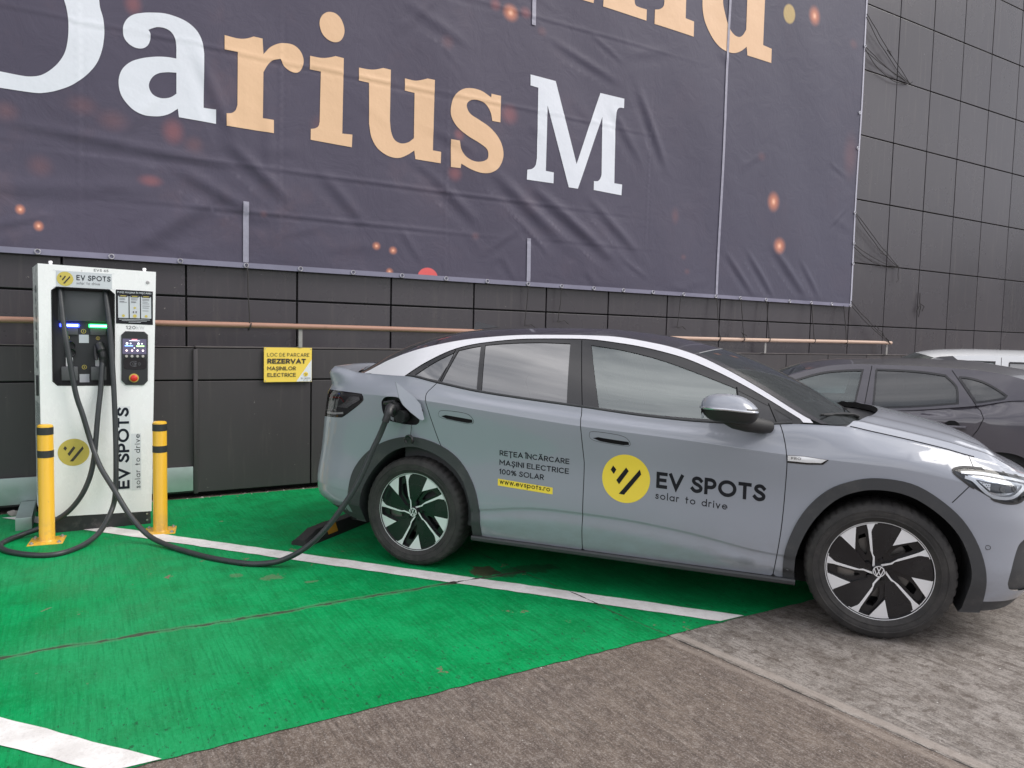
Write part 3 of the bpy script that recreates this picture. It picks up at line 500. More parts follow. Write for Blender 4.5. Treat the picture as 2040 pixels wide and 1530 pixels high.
def panelbox(mb, x0, x1, z0, z1, y, tilt=.0014, g=.0085, c=.005):
    T = Matrix.Translation(((x0+x1)/2, y, (z0+z1)/2)) @ Matrix.Rotation(rnd.gauss(0, tilt), 4, 'X') @ Matrix.Rotation(rnd.gauss(0, tilt), 4, 'Z')
    mb.box((-(x1-x0)/2+g, 0, -(z1-z0)/2+g), ((x1-x0)/2-g, .028, (z1-z0)/2-g), 0, T, c)
mb = MB()
for i in range(len(cols)-1):
    for j in range(len(rowz)-1): panelbox(mb, cols[i], cols[i+1], rowz[j], rowz[j+1], WY)
Wp('upper_panels', mb, M_panel, smooth=False)
sk = [-8.6, -7.5, -6.45, -5.4, -4.35, -3.3, -2.25, -1.2, -.16, .885, 1.93, 2.95, 3.95, 4.93, 5.9, 6.87, 7.84, 8.80, 9.735, 10.67, 11.6, 12.5, 13.4, 14.3, 15.2, 16.1, 17, 18, 19.5]
mb = MB()
for i in range(len(sk)-1):
    y = 7.135 if sk[i] >= .88 else 7.150
    for z0, z1 in ((.045, 1.075), (1.075, 1.372)):
        panelbox(mb, sk[i], sk[i+1], z0, z1, y, .0008, .007)
Wp('plinth_panels', mb, M_panel2, smooth=False)
mb = MB().box((-9, 7.176, .04), (19.5, WY+.02, 1.352)); Wp('plinth_backing', mb, M_gap)
M_ledge = mat('ledge_flashing', (.115, .10, .10), .5, dirt=((.3, .27, .25), .5, 5), var=.15)
mb = MB().box((-9, 7.143, 1.374), (.882, WY+.01, 1.381)).box((.888, 7.128, 1.374), (19.5, WY+.01, 1.386)); Wp('ledge_flashing', mb, M_ledge)
mb = MB().box((.868, 7.118, .045), (.905, 7.148, 1.36), c=.006); Wp('edge_trim', mb, M_panel2)
mb = MB().box((-2.4, 7.112, .075), (.862, 7.132, .295), c=.004); Wp('galvanised_kick_plate', mb, M_galv)
# rubble strip along the foot of the wall
M_stone = mat('rubble', (.30, .28, .26), .9, var=.35, vs=30)
mb = MB(); r2 = random.Random(8)
for k in range(90):
    x = r2.uniform(-2.5, -.36) if k < 60 else r2.uniform(.5, 3.2); s = r2.uniform(.012, .045) if k < 60 else r2.uniform(.006, .016); y = r2.uniform(6.98, 7.12) if k < 60 else r2.uniform(7.09, 7.13)
    bm = bmesh.new(); bmesh.ops.create_icosphere(bm, subdivisions=1, radius=s)
    for v in bm.verts: v.co *= r2.uniform(.65, 1.2)
    mb.add([v.co[:] for v in bm.verts], [[v.index for v in f.verts] for f in bm.faces], 0, Matrix.Translation((x, y, s*.5)) @ Matrix.Diagonal((1.3, 1, .7, 1))); bm.free()
tag(mb.build('rubble', M_stone, smooth=False), 'loose grey stones lying along the foot of the dark wall', 'rubble', kind='stuff')

# =============== the banner ===============
BY = 7.15
BX0, BX1, BZ0, BZ1 = -1.75, 10.235, 2.118, 8.05
rid = []
def ridge(x0, z0, x1, z1, w, a): rid.append((x0, z0, x1, z1, w*1.15, a*.6))
r3 = random.Random(21)
for q in [(.35, 2.20, 1.10, 2.75, .07, .030), (.75, 2.95, 1.45, 2.60, .05, .022), (.25, 3.05, .60, 3.55, .04, .012), (-.5, 3.15, 1.3, 3.02, .04, .018), (-1.2, 2.6, .6, 2.72, .06, .014), (1.15, 3.25, 1.75, 2.75, .05, .024), (2.0, 3.1, 2.5, 2.6, .05, .016),
          (3.2, 3.2, 3.75, 2.75, .05, .02), (3.9, 3.35, 4.9, 2.62, .06, .030), (4.4, 3.25, 5.6, 2.5, .055, .034), (5.2, 3.2, 6.0, 2.6, .05, .022), (5.9, 4.6, 6.4, 3.7, .05, .028), (5.5, 4.3, 6.0, 3.7, .05, .015), (4.6, 4.9, 5.6, 4.6, .04, .014),
          (7.5, 2.75, 8.1, 2.16, .04, .020), (7.9, 2.8, 8.5, 2.17, .04, .022), (8.4, 2.9, 9.2, 2.2, .05, .025), (9.0, 2.75, 9.5, 2.2, .04, .016), (.9, 4.0, 1.25, 3.2, .05, .018), (1.5, 3.9, 1.55, 2.6, .05, .010), (2.8, 4.9, 3.6, 4.6, .05, .012), (-.6, 4.9, .3, 4.75, .05, .012),
          (-1.7, 3.02, 6.3, 3.06, .018, .007), (-1.7, 4.02, 6.6, 4.08, .018, .006), (-1.7, 2.60, 6.3, 2.66, .015, .006), (1.62, 2.2, 1.64, 4.6, .015, .005), (3.35, 2.2, 3.36, 4.4, .015, .005), (6.1, 2.6, 6.12, 4.6, .015, .006), (.0, 2.2, .02, 4.6, .015, .004), (-1.7, 5.05, 7, 5.1, .018, .006)]: ridge(*q)
for k in range(46):
    x = r3.uniform(-1.6, 10); z = r3.uniform(2.2, 5.6) if k < 30 else r3.uniform(2.15, 2.6); a = R_(r3.choice([-50, -35, -20, 15, 40]) + r3.uniform(-8, 8)); L = r3.uniform(.25, .8); ridge(x, z, x+L*cos(a), max(2.13, z+L*sin(a)), r3.uniform(.025, .06), r3.uniform(.003, .009))
def bdisp(x, z):
    x = np.asarray(x, float); z = np.asarray(z, float); d = .010*np.sin(x*1.7+z*.8)*np.sin(z*1.3+.5) + .004*np.sin(x*5.1+z*2.2)
    for x0, z0, x1, z1, w, a in rid:
        dx, dz = x1-x0, z1-z0; L2 = dx*dx+dz*dz; t = np.clip(((x-x0)*dx+(z-z0)*dz)/L2, 0, 1); s = ((x-x0)*dz-(z-z0)*dx)/sqrt(L2)
        px, pz = x0+t*dx, z0+t*dz; r2_ = (x-px)**2+(z-pz)**2; env = np.sin(np.pi*np.clip(t, .02, .98))**.7
        d = d + a*np.exp(-r2_/(w*w))*env - .6*a*np.exp(-((s-w*1.6)**2)/(w*w*1.6))*env*np.exp(-np.clip(r2_-9*w*w, 0, None)/(w*w))
    fade = np.clip((z-BZ0)/.10, 0, 1)
    return d*(.15+.85*fade)
def bfn(off=0.): return lambda a, b: np.stack([a, BY - bdisp(a, b) - off, b], -1)
banner = thing('banner', 'huge purple grey fabric banner with white and peach lettering tied to the wall', 'banner', (4, BY, 2.1)); BI = Matrix.Translation((-4, -BY, -2.1))
def banner_mat():
    m, n, l, b = newmat('printed_banner_fabric'); g = NG(m.node_tree); P = g.pos(); x, y, z = g.sep(P)[:3]
    t = g.noise(P, .55, 4, .6); t2 = g.noise(P, 1.3, 5, .65, off=(4, 1, 2))
    c = g.mix(t, (.062, .055, .088), (.088, .079, .118)); c = g.mix(g.m('MULTIPLY', g.ramp(x, 3, 10, 0, 1), .55), c, (.078, .080, .116))
    warm = g.m('MULTIPLY', g.ramp(t2, .50, .74), g.ramp(x, 6.5, .5, .10, .60)); c = g.mix(g.m('MULTIPLY', warm, .40), c, (.20, .125, .14))
    CO = {0: (.26, .12, .12), 1: (.62, .24, .15), 2: (.38, .13, .13), 3: (.62, .46, .20), 4: (.80, .13, .13)}
    for dx, dz, rx, rz, k in DOTS:
        r = g.m('SQRT', g.m('ADD', g.m('POWER', g.m('DIVIDE', g.m('SUBTRACT', x, dx), rx*1.15), 2.), g.m('POWER', g.m('DIVIDE', g.m('SUBTRACT', z, dz), rz*1.15), 2.)))
        a = {0: (.0, 1.25, .28), 1: (.2, 1.15, .85), 2: (.1, 1.2, .42), 3: (.75, 1.0, .8), 4: (.9, 1.0, .9)}[k]
        c = g.mix(g.ramp(r, a[0], a[1], a[2], 0.), c, CO[k])
        if k == 1 and rx < .13: c = g.mix(g.ramp(r, .0, .42, .85, 0.), c, (.95, .55, .38))
    g.val(b.inputs['Base Color'], c); b.inputs['Roughness'].default_value = .55; b.inputs['Specular IOR Level'].default_value = .32
    w1 = g.noise(P, 1, 2, .5, (260, 1, 260)); w2 = g.noise(P, 3.2, 6, .62, dist=.6); g.val(b.inputs['Normal'], g.bump(g.m('ADD', g.m('MULTIPLY', w1, .04), w2), .009)); return m
M_banner = banner_mat()
gp = gridpts(BX0, BX1, BZ0, 6.2, .032); Vb, Tb = cdt([resample([(BX0, BZ0), (BX1, BZ0), (BX1, BZ1), (BX0, BZ1)], .05)], (), gp)
def addb(name, o): o.matrix_parent_inverse = BI; return o
addb('', surf('banner_fabric', Vb, Tb, bfn(), M_banner, banner, dirn=(0, -1, 0)))
M_lw = mat('printed_white', (.70, .735, .80), .45, var=.03, vs=2, bump=.008, bs=3.2); M_lp = mat('printed_peach', (.74, .49, .30), .45, var=.03, vs=2, bump=.008, bs=3.2)
Do = [(-1.02, 4.62, 1), (-.40, 4.62, 0), (-.14, 4.575, 0), (.03, 4.45, 0), (.148, 4.294, 0)] + LETTERS['Do'][0][:-2] + [(-.52, 3.397, 1), (-1.02, 3.397, 1), (-1.02, 3.52, 1), (-.90, 3.52, 1), (-.90, 4.50, 1), (-1.02, 4.50, 1)]
Di = [(-.64, 4.50, 1), (-.40, 4.50, 0), (-.25, 4.45, 0), (-.13, 4.33, 0)] + LETTERS['Di'][0][:-2] + [(-.52, 3.523, 1), (-.64, 3.523, 1)]
def letters(name, keys, m):
    for k in keys:
        lp = LETTERS[k] if k != 'D' else [Do, Di]
        outer = [smooth_loop(lp[0], 9)]; holes = []
        if k == 'i': outer.append(smooth_loop(lp[1], 9))
        elif len(lp) > 1: holes = [smooth_loop(lp[1], 9)]
        V, T = fill(outer, .035, holes); addb('', surf('printed_letter', V, T, bfn(.004), m, banner, dirn=(0, -1, 0)))
letters('w', ['D', 'a', 'M'], M_lw); letters('p', ['r', 'i', 'u', 's', 'up1', 'up2', 'up3', 'up4'], M_lp)
M_hem = mat('banner_hem', (.20, .195, .27), .5, var=.15, vs=6)
V, T = fill([[(BX0, 2.112), (BX1+.004, 2.112), (BX1+.004, 2.160), (BX0, 2.160)]], .03); addb('', surf('hem', V, T, bfn(.006), M_hem, banner, dirn=(0, -1, 0)))
M_hem2 = mat('banner_edge', (.42, .42, .50), .5, var=.15, vs=6)
V, T = fill([[(BX1-.028, 2.164), (BX1+.006, 2.164), (BX1+.006, BZ1), (BX1-.028, BZ1)]], .03); addb('', surf('hem', V, T, bfn(.006), M_hem2, banner, dirn=(0, -1, 0)))
M_seam = mat('seam_tape', (.30, .295, .37), .45, var=.35, vs=14)
for (x0, z0), (x1, z1), w in [((1.324, 2.716), (1.324, 2.164), .050), ((4.385, 2.648), (4.390, 2.164), .050), ((4.375, 7.2), (4.379, 4.99), .05), ((7.40, 7.2), (7.361, 2.164), .040)]:
    n = 40; P = [(x0+(x1-x0)*k/n, z0+(z1-z0)*k/n) for k in range(n+1)]
    V, T = fill([stroke(P, w)], .03); addb('', surf('seam', V, T, bfn(.009), M_seam, banner, dirn=(0, -1, 0)))
M_eye = mat('eyelet_metal', (.62, .62, .66), .3, .9)
for i, (x, z) in enumerate(MISC['eyelets']):
    zc = z if z > 2.2 else 2.136; xx = min(x, BX1-.012) if z > 2.2 else x; y = BY - float(bdisp(xx, zc)) - .012
    mbb = MB().tube([(xx+.019*cos(a), y, zc+.019*sin(a)) for a in [2*pi*k/16 for k in range(16)]], .0055, 6, closed=True); addb('', mbb.build('eyelet', M_eye, banner))
for x in (-1.5, -.95):
    mbb = MB().tube([(x+.019*cos(a), BY-.012, 2.136+.019*sin(a)) for a in [2*pi*k/16 for k in range(16)]], .0055, 6, closed=True); addb('', mbb.build('eyelet', M_eye, banner))
# pole with its brackets, and ropes
def pole_mat(name, a, b_):
    m, n, l, b = newmat(name); g = NG(m.node_tree); P = g.pos(); x, y, z = g.sep(P)[:3]
    t = g.noise(P, 6, 5, .7, (1.2, 6, 6)); c = g.mix(t, a, tuple(v*1.45 for v in a)); c = g.mix(g.ramp(x, 4., 8., 0, 1), c, b_); c = g.mix(g.ramp(g.noise(P, 3, 5, .7), .60, .70, 0, .5), c, (.16, .085, .06))
    g.val(b.inputs['Base Color'], c); b.inputs['Roughness'].default_value = .55; return m
M_pole = pole_mat('weathered_copper_coloured_tube', (.30, .165, .12), (.52, .37, .29))
pole = thing('wall_pole', 'long copper coloured tube running along the wall above the ledge under the banner', 'pole', (5, 7.08, 1.5)); PI_ = Matrix.Translation((-5, -7.08, -1.5))
mb = MB().tube([(x, 7.08 + .006*sin(x*1.1), 1.576 - .0012*(x-3) + .008*sin(x*.7)) for x in np.linspace(-4, 11.21, 60)], .026, 14); mb.build('tube', M_pole, pole).matrix_parent_inverse = PI_
M_brk = mat('bracket_grey', (.34, .33, .32), .6, dirt=((.2, .15, .12), .5, 20), var=.1)
for x in (-1.9, 1.815, 5.1, 8.30, 11.13):
    MB().box((x-.018, 7.092, 1.384), (x+.018, 7.106, 1.585), c=.003).box((x-.018, 7.10, 1.386), (x+.018, 7.17, 1.394)).build('bracket', M_brk, pole).matrix_parent_inverse = PI_
M_rope = mat('dark_cord', (.035, .032, .032), .85)
def rope(paths, label, group=None, r=.005):
    mb = MB()
    for P in paths: mb.tube(P, r, 6)
    o = mb.build('rope', M_rope); return tag(o, label, 'rope', group)
def sag(a, b, s=.05, n=10, j=0.0, seed=0):
    rr = random.Random(seed); return [tuple(a[i]+(b[i]-a[i])*k/n + (-(s*4*(k/n)*(1-k/n)) if i == 2 else 0) + rr.uniform(-j, j) for i in range(3)) for k in range(n+1)]
xa, za = MISC['wallpts']['anchor1']; A1 = (xa, 7.19, za)
rope([sag((10.23, BY-.01, z), A1, s, seed=i, j=.006) for i, (z, s) in enumerate([(6.49, .02), (6.44, .10), (6.02, .05), (5.98, .16), (5.95, .02)])] + [[(xa, 7.185, za), (xa+.03, 7.17, za+.03)], [(10.86, 7.13, 6.06), (10.75, 7.13, 6.07), (10.87, 7.13, 6.0)]], 'upper fan of dark cords from the banner edge to a hook in the wall joint')
xa, za = MISC['wallpts']['anchor2']; A2 = (xa, 7.19, za)
rope([sag((10.23, BY-.01, z), A2, s, seed=i+9, j=.006) for i, (z, s) in enumerate([(3.53, .02), (3.50, .08), (3.06, .05), (3.02, .10)])] + [[(xa-.04, 7.17, za), (xa-.05, 7.17, za-.12), (xa-.03, 7.17, za-.2), (xa-.08, 7.17, za-.24)], [(11.0, 7.13, 3.05), (10.85, 7.12, 2.98), (11.05, 7.12, 2.95)]], 'lower fan of dark cords from the banner edge to a hook in the wall joint')
rope([sag((10.23, BY-.01, 2.20), (11.14, 7.05, 1.575), .02, j=.008, seed=3), sag((10.23, BY-.01, 2.13), (11.14, 7.05, 1.56), .03, j=.008, seed=4), sag((10.8, 7.1, 1.84), (11.12, 7.05, 1.58), -.02, j=.01, seed=5), [(11.13+.03*cos(a), 7.08+.032*sin(a), 1.566+.008*cos(3*a)) for a in np.linspace(0, 12, 30)]], 'dark cord from the bottom corner of the banner down to the tube end')
rope([[(12.11, 7.19, 2.42), (12.10, 7.18, 2.27), (12.12, 7.17, 2.18), (12.09, 7.18, 2.02)], [(12.1, 7.18, 2.25), (12.22, 7.17, 2.20), (12.17, 7.17, 2.12)], [(12.1, 7.18, 2.2), (12.02, 7.18, 2.1)]], 'tangle of dark cord hanging loose from a joint of the bare wall', r=.007)
for (x, zt, ext), wh_ in zip([(1.335, 2.13, 0), (7.36, 2.12, 0), (7.82, 2.12, 1), (8.33, 2.12, 0), (9.30, 2.12, 0), (10.05, 2.12, 0)],
    ['left of the yellow sign, near the charger', 'directly below the long full height seam', 'just right of the long seam, its end frayed', 'above the first bracket right of the car roof', 'midway along the tube above the black hatchback', 'nearest the bottom right corner of the banner']):
    P = [sag((x, BY-.01, zt), (x+.01, 7.07, 1.60), 0, 6, .004, int(x*10)), [(x+.01+.012*sin(a), 7.08+.031*cos(a), 1.572+.031*sin(a)) for a in np.linspace(0, 14, 50)]]
    if ext: P.append([(x, 7.05, 1.6), (x-.05, 7.05, 1.66), (x+.05, 7.05, 1.62)])
    rope(P, 'thin cord tying banner to tube, ' + wh_, 'cords tying the banner to the tube', .006)
for x, z, wh_ in ((4.395, 1.66, 'below the short seam tape, leftmost over the grey car roof'), (4.85, 1.72, 'second from the left over the grey car roof'), (6.72, 1.70, 'over the front of the grey car roof')):
    rope([sag((x, BY-.01, 2.12), (x-.02, 7.17, z), 0, 6, .004, int(x*10)), [(x-.02, 7.17, z), (x+.06, 7.16, z+.02), (x+.13, 7.17, z-.02)]], 'loose cord hanging ' + wh_, 'loose cords under the banner', .004)
# =============== small yellow sign on the wall ===============
M_yel = mat('sign_yellow', (.93, .68, .11), .4, var=.03); M_wht = mat('sign_white', (.78, .80, .82), .4); M_ink = mat('sign_ink', (.05, .042, .035), .5); M_screw = mat('screw', (.5, .5, .5), .35, .8)
sx0, sx1, sz0, sz1, SY = 1.478, 1.926, 1.055, 1.382, 7.10
sign = thing('parking_sign', 'small yellow sign reserving the bay for electric cars on the plinth of the wall', 'sign', ((sx0+sx1)/2, SY, sz0)); SI = Matrix.Translation((-(sx0+sx1)/2, -SY, -sz0))
MB().box((sx0, SY, sz0), (sx1, SY+.006, sz1)).box((sx0+.15, SY+.006, sz0+.1), (sx0+.2, SY+.034, sz0+.2)).build('plate', M_yel, sign).matrix_parent_inverse = SI
def flat(y): return lambda a, b: np.stack([a, y+0*a, b], -1)
def sdec(name, polys, y, m): o = decal(name, polys, flat(y), m, sign, dirn=(0, -1, 0)); o.matrix_parent_inverse = SI; return o
sdec('white_corner', [[(sx0+.30, sz0+.003), (sx1-.002, sz0+.003), (sx1-.002, sz0+.215)]], SY-.002, M_wht)
sdec('lettering', textpolys('LOC DE PARCARE', sx0+.028, sz0+.242, .034, .395, .12, .22), SY-.004, M_ink)
sdec('lettering', textpolys('REZERVAT', sx0+.03, sz0+.175, .047, .36, .24, .14), SY-.004, M_ink)
sdec('lettering', textpolys('MAȘINILOR', sx0+.03, sz0+.112, .036, .265, .16, .16), SY-.004, M_ink)
sdec('lettering', textpolys('ELECTRICE', sx0+.03, sz0+.050, .036, .265, .16, .16), SY-.004, M_ink)
sdec('round_logo', [disc(sx1-.058, sz0+.073, .0225)], SY-.004, M_yel); sdec('logo_bars', mark_polys(sx1-.058, sz0+.073, .0225), SY-.006, M_ink)
sdec('lettering', textpolys('EV SPOTS', sx1-.102, sz0+.026, .014, .088, .13, .2), SY-.004, M_ink)
sdec('lettering', textpolys('solar to drive', sx1-.085, sz0+.013, .008, .05, .13, .2), SY-.004, M_ink)
for x in (sx0+.012, sx1-.012):
    for z in (sz0+.012, sz1-.012): MB().lathe([(0, .004), (.005, .003), (.006, 0)], 10, 0, Matrix.Translation((x, SY, z)) @ Matrix.Rotation(R_(90), 4, 'X')).build('screw', M_screw, sign).matrix_parent_inverse = SI
# =============== car building kit ===============
def carpaint(name, col, dust=.12, rough=.32, flake=.0):
    m, n, l, b = newmat(name); g = NG(m.node_tree); o = g.obj(); x, y, z = g.sep(o)[:3]
    t = g.noise(o, 3, 4, .6); c = g.mix(t, tuple(v*.96 for v in col), tuple(v*1.04 for v in col))
    dn = g.noise(o, 9, 6, .7, (1, 1, 2)); low = g.m('MULTIPLY', g.ramp(z, .62, .22, 0, 1), g.ramp(dn, .35, .65)); c = g.mix(g.m('MULTIPLY', low, dust*2.2), c, (.20, .185, .17))
    g.val(b.inputs['Base Color'], c); b.inputs['Roughness'].default_value = rough; b.inputs['Metallic'].default_value = flake
    b.inputs['Coat Weight'].default_value = 1.; g.val(b.inputs['Coat Roughness'], g.ramp(dn, .3, .8, .015, .07)); b.inputs['Specular IOR Level'].default_value = .4
    return m
M_paint = carpaint('grey_blue_car_paint', (.285, .305, .352), .12)
M_silver = mat('satin_silver_trim', (.80, .80, .84), .38, .25)
M_pblack = mat('gloss_black_trim', (.012, .012, .014), .12, coat=.5, rvar=.04, vs=4)
M_roof = mat('black_roof_paint', (.016, .016, .020), .22, coat=.7, rvar=.06, vs=3, dirt=((.10, .10, .105), .22, 3.5))
M_clad = mat('textured_black_cladding', (.040, .042, .046), .55, bump=.0006, bs=500, dirt=((.11, .105, .10), .45, 6), var=.1)
M_dark = mat('car_dark_void', (.008, .008, .009), .9)
M_rubber = mat('black_rubber', (.022, .022, .023), .6)
M_inter = mat('car_interior_grey', (.055, .058, .062), .8); M_inter2 = mat('car_interior_light', (.30, .31, .32), .85)
M_gfront = glassmat('front_side_glass', (.60, .72, .72), .015, 2.5, .12); M_grear = glassmat('tinted_rear_glass', (.07, .07, .072), .015, 2.9, .10)
M_gblk = glassmat('dark_car_glass', (.34, .42, .42), .02, 2.0, .16)
M_wscreen = glassmat('windscreen_glass', (.16, .18, .18), .05, 1.5, .10)
M_chrome = mat('machined_alloy', (.82, .83, .85), .40, .35); M_wblack = mat('gloss_black_wheel_insert', (.009, .009, .011), .26, coat=.2, rvar=.07, vs=5, dirt=((.05, .048, .047), .2, 9))
def tyremat():
    m, n, l, b = newmat('tyre_rubber'); g = NG(m.node_tree); o = g.obj(); t = g.noise(o, 7, 6, .7); f = g.noise(o, 60, 4, .7)
    c = g.mix(g.ramp(t, .35, .7), (.020, .0195, .020), (.046, .043, .041)); c = g.mix(g.m('MULTIPLY', g.ramp(f, .55, .75), .3), c, (.11, .10, .09)); g.val(b.inputs['Base Color'], c); b.inputs['Roughness'].default_value = .72; g.val(b.inputs['Normal'], g.bump(f, .0006)); return m
M_tyre = tyremat(); M_disc = mat('brake_disc', (.22, .21, .20), .45, .8, var=.2, vs=20)
M_lens = glassmat('clear_lamp_lens', (.93, .95, .97), .04, 1.33); M_smoke = glassmat('smoked_lamp_lens', (.80, .77, .77), .03, 1.7)
M_lampsil = mat('lamp_reflector', (.60, .62, .66), .22, .8); M_lampdark = mat('lamp_bezel', (.05, .055, .065), .3); M_lampwhite = mat('lamp_light_guide', (.80, .82, .85), .25); M_red = mat('red_lamp_strip', (.20, .03, .035), .25, coat=.5)
M_lredge = mat('led_guide_edge', (.62, .55, .50), .3)

class Car:
    def __init__(s, root, shell, green, ZBf, RT, ZC, BOW, gx, paint):
        s.root, s.sh, s.gr, s.ZB, s.RT, s.ZC, s.BOW, s.gx, s.paint = root, shell, green, ZBf, RT, ZC, BOW, gx, paint
    def S(s, off=0.): return lambda a, b: s.sh(a, b, off)
    def G(s, off=0.): return lambda a, b: s.gr(a, b, -off) if False else s.gr(a, b, off)
    def topP(s, a, v):
        a = np.asarray(a, float); v = np.asarray(v, float); ze = s.RT(a); ye = -s.gr(a, ze)[..., 1]; bow = s.BOW(a); zc = s.ZC(a+bow)
        return np.stack([a + bow*(1-v*v), v*ye, ze + (zc-ze)*(1-np.abs(v)**2.3)], -1)
    def top(s, name, s0, s1, v0, v1, m, label=None, ns=.03, lift=0.):
        nx = max(2, int(abs(s1-s0)/ns)); nv = max(4, int((v1-v0)/.05)); A, B = np.meshgrid(np.linspace(s0, s1, nx+1), np.linspace(v0, v1, nv+1), indexing='ij')
        V = np.stack([A.ravel(), B.ravel()], 1); T = []
        for i in range(nx):
            for j in range(nv): q = i*(nv+1)+j; T += [(q, q+nv+1, q+nv+2), (q, q+nv+2, q+1)]
        fn = s.topP if not lift else (lambda a, v: s.topP(a, v) + np.array([0, 0, lift]))
        return surf(name, V, np.array(T), fn, m, s.root, dirn=(0, 0, 1), label=label)
    def cap(s, name, u0, u1, bow, crown, m, extra=None, label=None):
        """bonnet or tail deck: rows across the body between the two upper edges of the shell"""
        def fn(u, v):
            P = s.sh(u, s.sh.top(u)); x, ye, z = P[..., 0], -P[..., 1], P[..., 2]
            h = crown(u); zz = z + h*(1-np.abs(v)**2.6)
            if extra: zz = zz + extra(u, v)
            return np.stack([x + bow(u)*(1-v*v), v*ye, zz], -1)
        nx = max(4, int(abs(u1-u0)/.035)); nv = 44; A, B = np.meshgrid(np.linspace(u0, u1, nx+1), np.linspace(-1, 1, nv+1), indexing='ij')
        V = np.stack([A.ravel(), B.ravel()], 1); T = []
        for i in range(nx):
            for j in range(nv): q = i*(nv+1)+j; T += [(q, q+nv+1, q+nv+2), (q, q+nv+2, q+1)]
        return surf(name, V, np.array(T), fn, m, s.root, dirn=(0, 0, 1), label=label), fn
    def walls(s, name, loop, fn0, fn1, m, mirror=False, parent=None, closed=True):
        L = resample(loop, .03, closed); a = np.array(L); P, Q = fn0(a[:, 0], a[:, 1]), fn1(a[:, 0], a[:, 1]); n = len(L)
        V = np.r_[P, Q]; F = [(i, (i+1) % n, n+(i+1) % n, n+i) for i in range(n if closed else n-1)]
        if mirror: M2 = V*np.array([1, -1, 1]); F = F + [tuple(j+2*n for j in f)[::-1] for f in F]; V = np.r_[V, M2]
        return mesh(name, V, F, m, parent or s.root, smooth=50)
